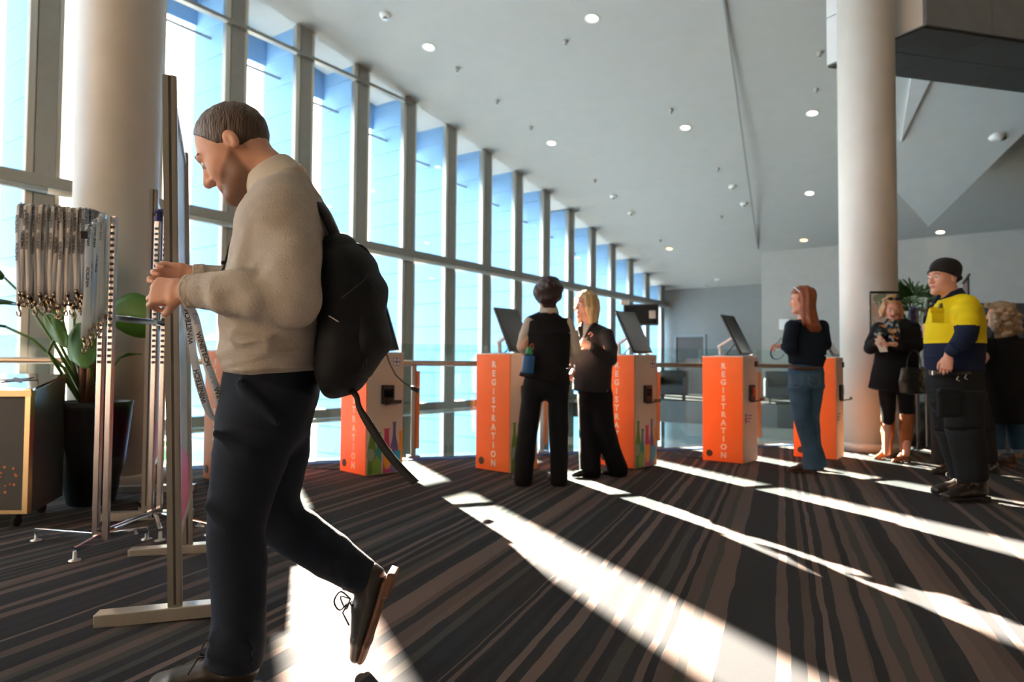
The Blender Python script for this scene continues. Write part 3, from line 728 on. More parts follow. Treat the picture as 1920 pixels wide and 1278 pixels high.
def upright(base, h, w=.028, gap=.05):
    for s in (-1, 1):
        o = base + np.array([s*gap*.5, 0, 0])
        b = MB(); b.box(o+[0, 0, .08+(h-.08)/2]-uA, (w, .028, h-.08), bev=.003); u = b.build('upright', M['slotted'], rk)
        b = MB()
        z = .97
        while z < h-.03:
            b.box(o+[0, -.0145, z]-uA, (w*.68, .002, .0145)); z += .031
        o_ = b.build('slots', M['slotmat'], u, kind='stuff')
hA, hB = P(195, 405, 3.45)[2], P(292, 415, 3.95)[2]
upright(uA, hA); upright(uB, hB)
b = MB(); b.box((uA+uB)/2-uA+[0, 0, P(240, 600, 3.7)[2]], (np.linalg.norm(uB-uA)-.02, .03, .03), rz=ra, bev=.003); b.build('crossbar', M['chrome'], rk)
b = MB(); b.box((uA+uB)/2-uA+[0, 0, .12], (np.linalg.norm(uB-uA)-.02, .025, .025), rz=ra, bev=.003); b.build('crossbar', M['chrome'], rk)
for base, feet in ((uA, [G(140, 1052), G(68, 1014), G(275, 1012)]), (uB, [G(300, 1014), G(392, 1004), G(262, 960)])):
    for f in feet:
        v = nrm(f-base); 
        b = MB(); b.bar(base-uA+[0, 0, .10], f-uA+[0, 0, .055], .022, .034, bev=.003); ft = b.build('foot', M['chrome'], rk)
        b = MB(); b.lathe(tuple(f-uA), [(.028, 0), (.028, .008), (.01, .012), (.009, .05)], 16); b.build('levelling_pad', M['steel'], ft)
# hook arms: one bar running left, one towards the camera
topz = P(120, 392, 3.45)[2]
hl0, hl1 = P(192, 402, 3.45), P(43, 392, 3.38)
b = MB(); b.bar(hl0-uA, hl1-uA, .012, .024); b.build('hook_bar', M['chrome'], rk)
hk0, hk1 = P(197, 404, 3.44), P(160, 440, 3.12)
b = MB(); b.bar(hk0-uA, hk1-uA, .016, .02); hb = b.build('hook_arm', M['chrome'], rk)
b = MB(); b.bar(hk1-uA, hk1-uA+nrm(hk1-hk0)*.02+[0, 0, .004], .03, .034); b.build('end_cap', M['black'], hb)
for q in range(7):
    p_ = lerp(hk0, hk1, .1+.12*q)-uA; b = MB(); b.lathe((p_[0], p_[1], p_[2]), [(.006, .008), (.012, .014), (.006, .02)], 8); b.build('bead', M['chrome'], hb)

def lanyard_mesh(L, seed, rw=.020):
    """ribbon loop folded over the bar, hanging L down, with printing strips and a swivel clip"""
    rr = random.Random(seed); out = []
    sw = rr.uniform(-.012, .012); ph = rr.uniform(0, 6.28)
    def cx(t): return sw*t + .006*math.sin(ph+5*t)
    for s in (-1, 1):
        tw = rr.uniform(-.25, .25)
        pts = [(cx(t)+s*.004, s*.010*(1-t)-.0, -L*t) for t in np.linspace(0, 1, 9)]
        ws = [(rw*math.cos(tw*math.sin(3*t+ph)), rw*math.sin(tw*math.sin(3*t+ph)), 0) for t in np.linspace(0, 1, 9)]
        out.append((pts, ws))
    return out, cx
protos = []
for v in range(6):
    rr = random.Random(100+v); L = .46
    (A, Bk), cx = lanyard_mesh(L, 40+v)
    b = MB(); b.ribbon(A[0], A[1]); b.ribbon(Bk[0], Bk[1]); b.ribbon([(cx(0), -.011, 0), (cx(0), -.006, .008), (cx(0), .006, .008), (cx(0), .011, 0)], (.02, 0, 0)); rib = b.mesh('ribbon', M['ribbon'] if v % 3 else M['ribbon_b'])
    b = MB(); b.tube([(cx(1), 0, -L+.01), (cx(1), 0, -L-.012)], .009, 8); b.tube([(cx(1), 0, -L-.012), (cx(1)+.004, -.004, -L-.03), (cx(1)+.012, 0, -L-.045), (cx(1)+.008, .003, -L-.062), (cx(1)-.006, 0, -L-.058), (cx(1)-.008, -.002, -L-.04)], [.006, .005, .004, .004, .004, .003], 7)
    cl = b.mesh('clip', M['clip'])
    prn = []
    for q in range(3):
        t = .12+.3*q+rr.uniform(-.08, .08)
        prn.append((cx(t)-.004, -.0125*(1-t)-.0035, -L*t))
    protos.append((rib, cl, prn))
LFRONT = []
def hang(p, v, rz, label, group, scale=1.0, rib_m=None):
    rib, cl, prn = protos[v]
    e = empty('lanyard', p, rz, label=label, cat='lanyard', group=group); e.scale = (1, 1, scale)
    o = link('ribbon', rib, e); c_ = link('clip', cl, e)
    if rib_m is not None:
        me = rib.copy(); me.materials.clear(); me.materials.append(rib_m); o.data = me
    for q in prn[:2]:
        t_ = text('print', 'WINETECH', .0165, M['ink'], e, frame(q, (0, 0, 1), (-1, 0, 0)), bold=.035, ext=.0004)
    return e
ORD = 'first second third fourth fifth sixth seventh eighth ninth tenth eleventh twelfth thirteenth fourteenth fifteenth sixteenth seventeenth eighteenth nineteenth twentieth twenty-first twenty-second twenty-third twenty-fourth twenty-fifth twenty-sixth twenty-seventh'.split()
for layer in range(2):
    for k in range(27):
        t = (k+.5+.3*layer)/27.6; p = lerp(hl0, hl1, .04+.94*t)+[0, -.018-.02*layer+rng.uniform(-.006, .006), .008+rng.uniform(-.004, .006)]
        hang(p, rng.randrange(6), rng.uniform(-.2, .2), 'white lanyard in the wide bundle, %s from the left, %s row' % (ORD[k], 'front' if layer else 'back'), 'lanyards in the wide bundle', rng.uniform(.88, 1.06)*(1.0 if layer else .97))
for k in range(12):
    p = lerp(hk0, hk1, .06+.075*k)+[0, 0, .012]
    hang(p, rng.randrange(6), rng.uniform(.6, 1.2), 'white lanyard on the short hook arm, %s out from the upright' % ORD[k], 'lanyards on the short hook arm', rng.uniform(1.04, 1.16))
# second rack face: a few coloured lanyards behind the sign
hp0 = P(304, 400, 4.15)
b = MB(); b.bar(P(290, 402, 3.97)-uA, P(306, 398, 4.3)-uA, .012, .02); b.build('hook_arm', M['chrome'], rk)
for k in range(5):
    hang(lerp(P(293, 402, 3.99), P(305, 398, 4.28), .25+.17*k)+[0, 0, .012], k, 1.2, '%s lanyard between rack and sign frame, %s from the rack' % (['purple', 'navy'][k % 2], ORD[k]), ['purple lanyards behind the rack', 'navy lanyards behind the rack'][k % 2], .85, [M['ribbon_p'], M['ribbon_n']][k % 2])

# ================================================================ SILVER BIN CABINET
M['silver'] = mat('satin_silver', 'b9c0c4', .28, .9, var=.05, scale=6); M['gold'] = mat('brass_edge', 'c2ab82', .3, .9, var=.05, scale=20)
M['dotp'] = mat('orange_dot_print', 'b8672f', .5)
cb0 = G(54, 992); cb0[2] = 0
fd, sd = nrm([-1, -.10, 0]), nrm([P(120, 935, 4.55)[0]-cb0[0], 4.55-cb0[1], 0])
cab = empty('bin_cabinet', cb0, 0, label='silver bin cabinet on castors with a star-shaped opening, at the left edge', cat='cabinet')
wf, ds = 1.05, .56
z0, z1, z2 = .09, .80, .875
def cq(x, y, z): return fd*x+sd*y+np.array([0, 0, z])
b = MB(); b.prism([cq(.02, .02, z0), cq(wf, .02, z0), cq(wf, ds, z0), cq(.02, ds, z0)], (0, 0, z1-z0-.01)); b.build('body', M['black'], cab)
b = MB(); b.prism([cq(0, 0, z1), cq(wf, 0, z1), cq(wf, ds, z2), cq(0, ds, z2)], (0, 0, .014)); tp = b.build('top', M['chrome'], cab)
b = MB(); b.prism([cq(0, .03, z0), cq(0, ds, z0), cq(0, ds, z2), cq(0, .03, z1)], fd*.012); b.build('side_panel', M['silver'], cab)
b = MB(); b.bar(cq(.02, .01, z0), cq(.02, .01, z1+.01), .030, .034); b.bar(cq(.02, .01, z0+.01), cq(wf, .01, z0+.01), .022, .022); b.bar(cq(.0, .01, z1-.016), cq(wf, .01, z1-.016), .05, .034); b.build('frame', M['gold'], cab)
b = MB(); b.prism([cq(.04, -.004, z0+.03), cq(wf-.05, -.004, z0+.03), cq(wf-.05, -.004, z1-.045), cq(.04, -.004, z1-.045)], (0, .012, 0)); dp = b.build('front_door', M['dark'], cab)
b = MB()
for _ in range(26):
    a_, r_ = rng.uniform(0, 6.28), rng.uniform(.01, .12); c_ = cq(.17+r_*math.cos(a_)*.8, -.006, .30+r_*math.sin(a_)); rr = rng.uniform(.005, .009)
    b.prism([c_+np.array([rr*math.cos(t), 0, rr*math.sin(t)]) for t in np.linspace(0, 6.28, 9)[:-1]], (0, -.001, 0))
b.build('dot_print', M['dotp'], dp, kind='stuff')
sp = []
for k in range(12):
    a_ = k/12*2*math.pi; r_ = .12 if k % 2 == 0 else .045; x_, y_ = .20+r_*math.cos(a_), .30+r_*math.sin(a_)
    sp.append(cq(x_, y_, z1+(z2-z1)*y_/ds+.0145))
b = MB(); b.prism(sp, (0, 0, .003)); b.build('star_opening', M['black'], tp)
for x_, y_ in ((.1, .08), (wf-.1, .08), (.1, ds-.08), (wf-.1, ds-.08)):
    c_ = cq(x_, y_, 0); b = MB(); b.tube([c_+np.array([-.012, 0, .032]), c_+np.array([.012, 0, .032])], .032, 16); b.box(c_+np.array([0, 0, .07]), (.03, .04, .05)); b.build('castor', M['rubber'], cab)

# ================================================================ PLANTERS
M['pot'] = mat('black_planter', '1f2225', .32, var=.06, scale=8)
M['soil'] = mat('soil', '3a2c22', .95, var=.3, scale=40)
M['leaf'] = leafmat('paddle_leaf', '4f7d2c'); M['stem'] = mat('green_stem', '5d7a35', .5, var=.15); M['sheath'] = mat('reddish_sheath', '7a4a30', .6, var=.25, scale=15)
M['palm'] = leafmat('palm_leaf', '3d5c2a')
pc = np.array([-2.88, 4.72, 0])
pl = empty('potted_plant', pc, 0, label='large paddle-leaved plant in a tapered black planter in front of the left column', cat='potted plant')
b = MB(); b.lathe((0, 0, 0), [(.13, 0), (.145, .01), (.20, .30), (.237, .66), (.243, .70), (.228, .70), (.215, .64)], 40, caps=False); b.lathe((0, 0, .002), [(.13, 0), (.13, .006)], 40); b.build('planter', M['pot'], pl)
b = MB(); b.lathe((0, 0, .62), [(.212, 0), (.212, .02), (.1, .03)], 24); b.build('soil', M['soil'], pl)
def paddle(parent, base, pts, L, Wd, dirv, droop, side, m):
    """stem along pts, blade of length L from its tip in direction dirv"""
    b = MB(); r0_ = .013; b.tube([p-pc for p in pts], [r0_*(1-.5*i/len(pts)) for i in range(len(pts))], 8); st = b.build('leaf_stalk', M['stem'], parent)
    tip = pts[-1]-pc; dv = nrm(dirv); sd_ = nrm(np.cross(dv, [0, 0, 1])) if side is None else nrm(side); up = np.cross(sd_, dv)
    n = 12; rows = []; bm = bmesh.new()
    for i in range(n+1):
        t = i/n; w = Wd*math.sin(math.pi*min(1, t*.93+.05))**.75*.5*(1.1-.3*t); c = tip + dv*L*t + np.array([0, 0, -droop*t*t]) ; row = []
        for j in range(-3, 4):
            s = j/3; row.append(bm.verts.new(c + sd_*w*s + up*abs(s)*w*.35 + up*.006*math.sin(9*t+3*s)))
        rows.append(row)
    for A, B in zip(rows, rows[1:]):
        for j in range(6): bm.faces.new((A[j], A[j+1], B[j+1], B[j])).smooth = True
    me = bpy.data.meshes.new('leaf_blade'); bm.to_mesh(me); bm.free(); me.materials.append(m)
    o = link('leaf_blade', me, st)
    md = o.modifiers.new('thick', 'SOLIDIFY'); md.thickness = .002
    b = MB(); b.tube([tip+dv*L*t+np.array([0, 0, -droop*t*t-.003]) for t in np.linspace(0, .95, 6)], [.006, .005, .004, .003, .002, .001], 6); b.build('midrib', M['stem'], st)
B0 = np.array([pc[0], pc[1], .64])
def S(*pp): return [B0+np.array([rng.uniform(-.05, .05), rng.uniform(-.05, .05), 0])] + [P(*q) for q in pp]
LV = [(S((135, 690, 4.7), (90, 600, 4.6), (8, 520, 4.5)), .42, .17, (-.6, -.3, .5), .10),
      (S((100, 640, 4.6), (55, 575, 4.5)), .36, .13, (-.9, -.4, .25), .12),
      (S((120, 690, 4.6), (60, 635, 4.5), (10, 612, 4.45)), .35, .12, (-1, -.3, .2), .10),
      (S((132, 660, 4.65), (118, 600, 4.6)), .46, .16, (-.25, -.2, .9), .06),
      (S((150, 640, 4.75), (160, 590, 4.72)), .50, .20, (.1, -.1, 1), .05),
      (S((165, 640, 4.55), (150, 605, 4.5)), .40, .22, (.45, -.5, -.75), .0),
      (S((170, 660, 4.8), (205, 596, 4.8)), .40, .34, (.85, .0, .12), .06),
      (S((200, 700, 4.7), (225, 670, 4.65)), .18, .06, (.8, -.2, .25), .03),
      (S((90, 660, 4.5), (110, 620, 4.45), (85, 590, 4.4)), .30, .11, (.65, -.3, -.6), .02),
      (S((110, 600, 4.6), (58, 500, 4.55), (35, 490, 4.5)), .20, .08, (.8, -.1, .25), .08),
      (S((140, 640, 4.9), (138, 560, 4.9)), .40, .16, (.2, .3, .8), .05)]
SD = {3: (1, -.3, .3), 4: (1, .2, 0), 5: (.9, .3, .2), 6: (-.5, -.15, .8), 8: (.5, .2, .6), 10: (1, 0, 0), 0: (.5, -.4, .6)}
for i, a in enumerate(LV):
    dv = nrm(a[3]); sd_ = SD.get(i); sd_ = None if sd_ is None else nrm(np.array(sd_)-dv*np.dot(dv, sd_))
    paddle(pl, None, a[0], a[1], a[2], a[3], a[4], sd_, M['leaf'])
for k in range(9):
    a_ = k/9*6.28; x_, y_ = .07*math.cos(a_), .06*math.sin(a_)
    b = MB(); b.tube([(x_, y_, .63), (x_*1.1, y_*1.1, .85+.04*(k % 3)), (x_*1.5, y_*1.5, 1.05+.05*(k % 4))], [.035, .026, .008], 8); b.build('leaf_sheath', M['sheath'], pl)
# palm on the right, behind the woman in boots
pc2 = P(1722, 690, 8.6); pc2[2] = 0
pm_ = empty('potted_palm', pc2, 0, label='dark green fan palm in a black pot behind the woman in boots', cat='potted plant')
b = MB(); b.lathe((0, 0, 0), [(.16, 0), (.20, .3), (.22, .5), (.20, .5), (.19, .46)], 28); b.build('pot', M['pot'], pm_)
for k in range(5):
    b = MB(); x_, y_ = .09*math.cos(k*1.3), .09*math.sin(k*1.3); b.tube([(x_, y_, .46), (x_*1.1, y_*1.1, 1.2), (x_*1.6, y_*1.6, 1.45+.1*k)], [.02, .015, .01], 8); b.build('cane', M['sheath'], pm_)
rr = random.Random(5)
for k in range(24):
    a_ = rr.uniform(0, 6.28); h_ = rr.uniform(1.35, 2.05); r_ = rr.uniform(.05, .26)
    c_ = np.array([r_*math.cos(a_), r_*math.sin(a_), h_]); n_ = nrm([math.cos(a_), math.sin(a_), rr.uniform(-.1, .9)])
    s_ = nrm(np.cross(n_, [0, 0, 1.0])); u_ = np.cross(s_, n_); b = MB()
    for q in range(9):
        t_ = -1.9+3.8*q/8; dv = nrm(n_*(.35+.65*math.cos(t_*.55)) + s_*math.sin(t_) + u_*math.cos(t_)*.55); L_ = rr.uniform(.26, .36)
        wv = nrm(np.cross(dv, n_+[.01, 0, .02]))
        bm_ = [b.bm.verts.new(c_+dv*L_*x+wv*w_*.5*sg+np.array([0, 0, -.10*x*x*L_/.3])) for x, w_ in ((.02, .006), (.4, .03), (.8, .024), (1.0, .004)) for sg in (-1, 1)]
        for i in range(3): b.bm.faces.new((bm_[2*i], bm_[2*i+1], bm_[2*i+3], bm_[2*i+2]))
    me = bpy.data.meshes.new('leaf_fan'); b.bm.to_mesh(me); b.bm.free(); me.materials.append(M['palm']); o = link('leaf_fan', me, pm_); md = o.modifiers.new('thick', 'SOLIDIFY'); md.thickness = .002
    b = MB(); b.tube([(c_[0]*.4, c_[1]*.4, h_-.35), tuple(c_*np.array([.7, .7, 1])-[0, 0, .12]), tuple(c_)], .005, 6); b.build('leaf_stalk', M['stem'], pm_)

# ================================================================ SMALL THINGS ON THE RIGHT
rb = G(1731, 850); rb[2] = 0
r2 = empty('lanyard_stand', rb, 0, label='chrome lanyard stand beside the woman in boots, purple lanyards on it', cat='display rack')
hz2 = P(1731, 578, rb[1])[2]
for s in (-.045, .045):
    b = MB(); b.box((s*1.2, 0, hz2/2+.03), (.03, .03, hz2-.06), bev=.003); b.build('upright', M['chrome'], r2)
for v in ((-.25, -.12), (.25, -.12), (.02, .28)):
    b = MB(); b.bar((0, 0, .07), (v[0], v[1], .02), .03, .03); b.build('foot', M['chrome'], r2)
b = MB(); b.bar((-.06, 0, hz2-.02), (-.16, -.05, hz2-.01), .012, .02); b.bar((.06, 0, hz2-.02), (-.07, 0, hz2-.02), .02, .02); b.build('hook_arm', M['chrome'], r2)
for k in range(6):
    hang(rb+np.array([-.085-.012*k, -.02-.006*k, hz2+.005]), k, .5, 'purple lanyard on the stand beside the woman in boots, %s from the upright' % ORD[k], 'purple lanyards on the stand', .62, M['ribbon_p'])
M['sheet'] = mat('white_sheet', 'dfdfe2', .5, var=.05, scale=10)
pz = P(1632, 553, 7.5)
ps = empty('poster_stand', P(1657, 600, 7.5)*np.array([1, 1, 0]), 0, label='white poster on a slim stand in front of the right column, behind the woman', cat='poster stand')
b = MB(); b.box((0, 0, (pz[2]+.04+1.25)/2), (.29, .012, pz[2]-1.25), bev=.002); pb = b.build('poster', M['sheet'], ps)
b = MB(); b.box((0, -.002, pz[2]+.03), (.31, .03, .025)); b.box((-.15, 0, (pz[2]+1.25)/2), (.012, .02, pz[2]-1.22)); b.box((.15, 0, (pz[2]+1.25)/2), (.012, .02, pz[2]-1.22)); b.build('poster_frame', M['black'], pb)
for q in range(9):
    flat('poster_mark', [(.05*math.cos(t)*(.4+.08*q), .06*math.sin(t)*(.4+.06*q)) for t in np.linspace(0, 6.28, 10)[:-1]], (-.11+.03*(q % 4), -.0075, pz[2]-.28+.035*((q*5) % 9)), (1, 0, 0), (0, 0, 1), (0, -1, 0), M['p_grey_green'] if q % 2 else M['beige'], pb, .0005+.0002*q)
b = MB(); b.tube([(0, .03, .02), (0, .03, 1.3)], .014, 10); b.build('pole', M['black'], ps)
b = MB(); b.lathe((0, .03, 0), [(.15, 0), (.15, .012), (.03, .02)], 24); b.build('base_plate', M['black'], ps)
# monitor on a pole in the void
mp_ = P(1198, 590, 10.2)
mo = empty('monitor', (mp_[0], mp_[1], -4.2), -.25, label='dark wall monitor on a tall pole beyond the balustrade, near the far windows', cat='monitor')
mz = mp_[2]+4.2
b = MB(); b.box((.03, 0, mz), (.52, .07, .32), bev=.01); b.build('casing', M['black'], mo)
b = MB(); b.box((.03, -.04, mz), (.47, .01, .27)); b.build('screen_panel', M['screen_glass'], mo)
flat('screen_label', [(-.05, -.06), (.05, -.06), (.05, .06), (-.05, .06)], (.20, -.046, mz), (1, 0, 0), (0, 0, 1), (0, -1, 0), M['silver'], mo)
b = MB(); b.tube([(0, .07, 0), (0, .07, mz+.1)], .035, 12); b.build('pole', M['steel'], mo)
b = MB(); b.box((-.2, .02, mz+.19), (.14, .12, .08), bev=.01); b.build('camera_unit', M['silver'], mo)
b = MB(); b.bar((0, .07, mz+.1), (-.2, .04, mz+.17), .03); b.build('bracket', M['black'], mo)
# wall unit beside the red-haired woman
wp = P(1464, 606, 21.0); t_ = 22.55-nd(wp)[1]
wq = W(nd(wp)[0], 22.55, wp[2]); wu = empty('wall_speaker', wq, RZ, label='pale wall-mounted unit with a round lens on the wall left of the red hair', cat='wall unit')
b = MB(); b.box((0, -.08, 0), (.32, .2, .34), bev=.03); b.build('housing', M['white'], wu)
b = MB(); b.lathe((.12, -.12, .0), [(.09, -.06), (.09, .05), (.05, .07)], 16); b.build('lens', M['steel'], wu)
# small flag banner behind the man in yellow
fp = P(1812, 540, 9.5)
fb = empty('banner_stand', (fp[0], fp[1], 0), 0, label='pale banner tip with a dark cap behind the yellow shirt', cat='banner')
b = MB(); b.tube([(.03, 0, 0), (.03, 0, fp[2]+.19)], .012, 8); b.build('pole', M['black'], fb)
b = MB(); b.prism([(-.06, 0, fp[2]+.04), (.035, 0, fp[2]+.17), (.035, 0, .5), (-.1, 0, .5)], (0, .006, 0)); b.build('banner', M['sheet'], fb)
b = MB(); b.bar((-.05, 0, fp[2]+.06), (.05, 0, fp[2]+.2), .03, .02); b.build('cap', M['black'], fb)
for x_ in (-.2, .2):
    b = MB(); b.bar((.03, 0, .02), (x_, -.1, .01), .03, .02); b.build('foot', M['black'], fb)
# ================================================================ PEOPLE
def skin_mat(name, col): return mat(name, col, .5, var=.07, scale=18, bump=.05, bscale=120)
def cloth(name, col, rough=.85, var=.10, scale=14, bump=.25, bscale=220, stretch=None): return mat(name, col, rough, var=var, scale=scale, bump=bump, bscale=bscale, spec=.2, stretch=stretch)
def hairmat(name, col, st=(26, 26, 2.0)): return mat(name, col, .45, var=.35, scale=6, bump=.6, bscale=8, stretch=st)
M['skin'] = skin_mat('skin_fair', 'd9a48a'); M['skin_p'] = skin_mat('skin_pink', 'dba28c')
M['eye'] = mat('eye_white', 'e8e4de', .2, var=.01); M['iris'] = mat('iris_dark', '2b221c', .15)
M['lip'] = skin_mat('lip', 'b06a60'); M['leather'] = mat('dark_leather', '2b2723', .38, var=.12, scale=20, bump=.05)
M['sole'] = mat('brown_sole', '6a4a35', .6, var=.12, scale=30); M['lace'] = mat('dark_lace', '1d1b1a', .8)
M['black_cloth'] = cloth('black_cloth', '15171b'); M['navy'] = cloth('navy_cloth', '181f30')
def headf(F, c, f, u, s=1.0, k0=1.0):
    """head, face, ears; returns local->world"""
    f = nrm(f); u = nrm(np.asarray(u, float) - f*np.dot(u, f)); r = np.cross(f, u); A = np.array([r, f, u]); c = np.asarray(c, float)
    def L(x, y, z): return c + s*(r*x + f*y + u*z)
    def ell(p, rr, k=.02, op='+'): F.ell(L(*p), [q*s for q in rr], A, k*s, op)
    def seg(a, b, ra, rb, k=.015, op='+'): F.seg(L(*a), L(*b), ra*s, rb*s, r, k*s, None, op)
    ell((0, -.014, .035), (.074, .096, .088)); ell((0, .024, -.028), (.062, .064, .088), .03)
    seg((-.03, .01, -.075), (0, .066, -.094), .030, .021, .03); seg((.03, .01, -.075), (0, .066, -.094), .030, .021, .03)
    for x in (-1, 1): ell((x*.036, .056, -.022), (.024, .024, .03), .02)
    seg((-.036, .076, .024), (.036, .076, .024), .012, .012, .018)
    for x in (-1, 1): ell((x*.031, .098, .004), (.017, .015, .012), .012, '-')
    seg((0, .084, .016), (0, .108, -.026), .008, .0135, .010)
    for x in (-1, 1): ell((x*.012, .094, -.03), (.009, .011, .008), .008)
    seg((-.018, .084, -.056), (.018, .084, -.056), .0075, .0075, .010); seg((-.015, .083, -.067), (.015, .083, -.067), .008, .008, .009)
    ell((0, .080, -.098), (.022, .016, .017), .018)
    for x in (-1, 1):
        ell((x*.075, -.020, -.004), (.009, .018, .027), .008); ell((x*.085, -.014, -.002), (.006, .009, .016), .006, '-')
    return L, A, c
def eyes(L, par, s=1.0, lids=False):
    for x in (-1, 1):
        b = MB(); bmesh.ops.create_uvsphere(b.bm, u_segments=14, v_segments=10, radius=.0118*s)
        me = b.mesh('eye', [M['eye'], M['iris']], True); o = link('eye', me); p = L(x*.031, .0775, .004)
        fd = nrm(L(0, 1, -.12)-L(0, 0, 0)); o.matrix_world = Matrix.Translation(Vector(p))
        for pl in me.polygons:
            if np.dot(np.array(pl.center), fd) > .0095*s: pl.material_index = 1
        keep(o, par)
def handf(F, wrist, d, n, curl=(35, 45, 35), s=1.0, th=1, spread=.5, thumb_in=.55):
    """five-fingered hand: fingers along d, palm faces n"""
    d = nrm(d); n = nrm(np.asarray(n, float)-d*np.dot(n, d)); a = np.cross(n, d); w0 = np.asarray(wrist, float)
    F.seg(w0-d*.02*s, w0+d*.03*s, (.026*s, .019*s), (.034*s, .017*s), a, .012)
    F.seg(w0+d*.03*s, w0+d*.082*s, (.034*s, .016*s), (.040*s, .0135*s), a, .012, .012*s)
    ends = []
    for i, (off, L_, r_) in enumerate(((.029, .070, .0088), (.0098, .079, .0092), (-.0098, .073, .0088), (-.028, .057, .0078))):
        p = w0 + d*(.083-.006*abs(i-1))*s + a*off*s*th; ang = 0.0; q = p
        side = a*th*(1.2-i)*.05*spread
        for j, fr in enumerate((.45, .31, .24)):
            ang += R(curl[j])*(1+.06*i); dv = nrm(d*math.cos(ang)+n*math.sin(ang)+side); e = q+dv*L_*fr*s
            F.seg(q, e, r_*s*(1-.10*j), r_*s*(1-.10*(j+1)), a, .004 if j == 0 else .003); q = e
        ends.append(q)
    b0 = w0 + d*.025*s + a*th*.028*s + n*.004*s
    dv = nrm(a*th*(1-thumb_in)+d*.75+n*thumb_in); m1 = b0+dv*.042*s; dv2 = nrm(dv+d*.25+n*.35-a*th*.35); m2 = m1+dv2*.032*s; dv3 = nrm(dv2+n*.15-a*th*.2)
    F.seg(b0, m1, .0125*s, .0105*s, a, .012); F.seg(m1, m2, .0105*s, .0095*s, a, .003); F.seg(m2, m2+dv3*.024*s, .0095*s, .008*s, a, .003)
    return ends
def limb(F, pts, k=.02, w=(1, 0, 0), flat_=None, cap=None):
    """pts: (px, py, Y, radius in pixels)"""
    q = [P(a, b, c) for a, b, c, _ in pts]; rs = [(r_*c/FPX, r_*c/FPX*(flat_ or 1)) for _, _, c, r_ in pts]
    F.tube(q, rs, w, k, cap)
def sil(F, st, Y, k=.03, w=(1, 0, 0), cap=None):
    """st: (px_left, px_right, py, half depth in metres[, Y])"""
    q = []; rs = []
    for t in st:
        y = t[4] if len(t) > 4 else Y
        q.append(P((t[0]+t[1])/2, t[2], y)); rs.append(((t[1]-t[0])/2*y/FPX, t[3]))
    F.tube(q, rs, w, k, cap)
def shoe(par, o, f, u, s=1.0, mats=None, name='shoe', high=.0, laces=True, heelh=.02, h=.005):
    o = np.asarray(o, float); f = nrm(f); u = nrm(np.asarray(u, float)-f*np.dot(u, f)); w = np.cross(f, u)
    def L(x, z, y=0): return o + s*(f*x+u*z+w*y)
    mu, ms, ml = mats or (M['leather'], M['sole'], M['lace'])
    F = Field(h)
    F.tube([L(.042, .052), L(.13, .05), (L(.215, .036)), L(.262, .029)], [(.034*s, .036*s), (.037*s, .036*s), (.045*s, .026*s), (.036*s, .02*s)], w, .02*s)
    F.seg(L(.05, .06), L(.058, .105+high), (.035*s, .04*s), (.036*s, .043*s), w, .02*s, .01)
    up = F.build(name, mu, par)
    F = Field(h)
    F.tube([L(.038, .014), L(.12, .012), L(.215, .012), L(.268, .014)], [(.037*s, .012*s), (.034*s, .011*s), (.048*s, .011*s), (.036*s, .011*s)], w, .01*s)
    F.box(L(.04, heelh*.2), (.036*s, .034*s, heelh*.6*s), np.array([f, w, u]), .006, .006)
    so = F.build('sole', ms); so.parent = up
    if laces:
        b = MB()
        for i in range(4):
            x = .125+.021*i; z = .090-.012*i
            b.tube([L(x, z-.008, -.026), L(x+.006, z+.004, 0), L(x, z-.008, .026)], .0028*s, 6)
        b.tube(smooth([L(.12, .095, 0), L(.10, .125, -.02), L(.12, .13, -.045), L(.145, .11, -.03), L(.125, .096, 0)]), .0022*s, 6)
        b.tube(smooth([L(.12, .095, 0), L(.13, .125, .02), L(.155, .12, .04), L(.16, .10, .02), L(.125, .096, 0)]), .0022*s, 6)
        b.tube([L(.12, .095, 0), L(.15, .10, -.03), L(.165, .07, -.055)], .0022*s, 6)
        la = b.build('laces', ml); la.parent = up
    return up
def person(label, base, cat='person'): return empty('person', base, 0, label=label, cat=cat)
def basebody(F, neck, sl, sr, el, er, wl, wr, hl, hr, kl, kr, al, ar, nr=.05):
    """the figure under its clothes"""
    neck, sl, sr, el, er, wl, wr, hl, hr, kl, kr, al, ar = [np.asarray(q, float) for q in (neck, sl, sr, el, er, wl, wr, hl, hr, kl, kr, al, ar)]
    pel = (hl+hr)/2; ch = (sl+sr)/2; w = nrm(sr-sl); 
    F.tube([pel, lerp(pel, ch, .4), lerp(pel, ch, .85), neck], [(.115, .085), (.10, .075), (.12, .085), (nr, nr)], w, .05)
    for s_, e_, q_ in ((sl, el, wl), (sr, er, wr)): F.seg(s_, e_, .038, .033, w, .03); F.seg(e_, q_, .033, .024, w, .015)
    for h_, n_, a_ in ((hl, kl, al), (hr, kr, ar)): F.seg(h_, n_, .062, .042, w, .03); F.seg(n_, a_, .042, .032, w, .015)

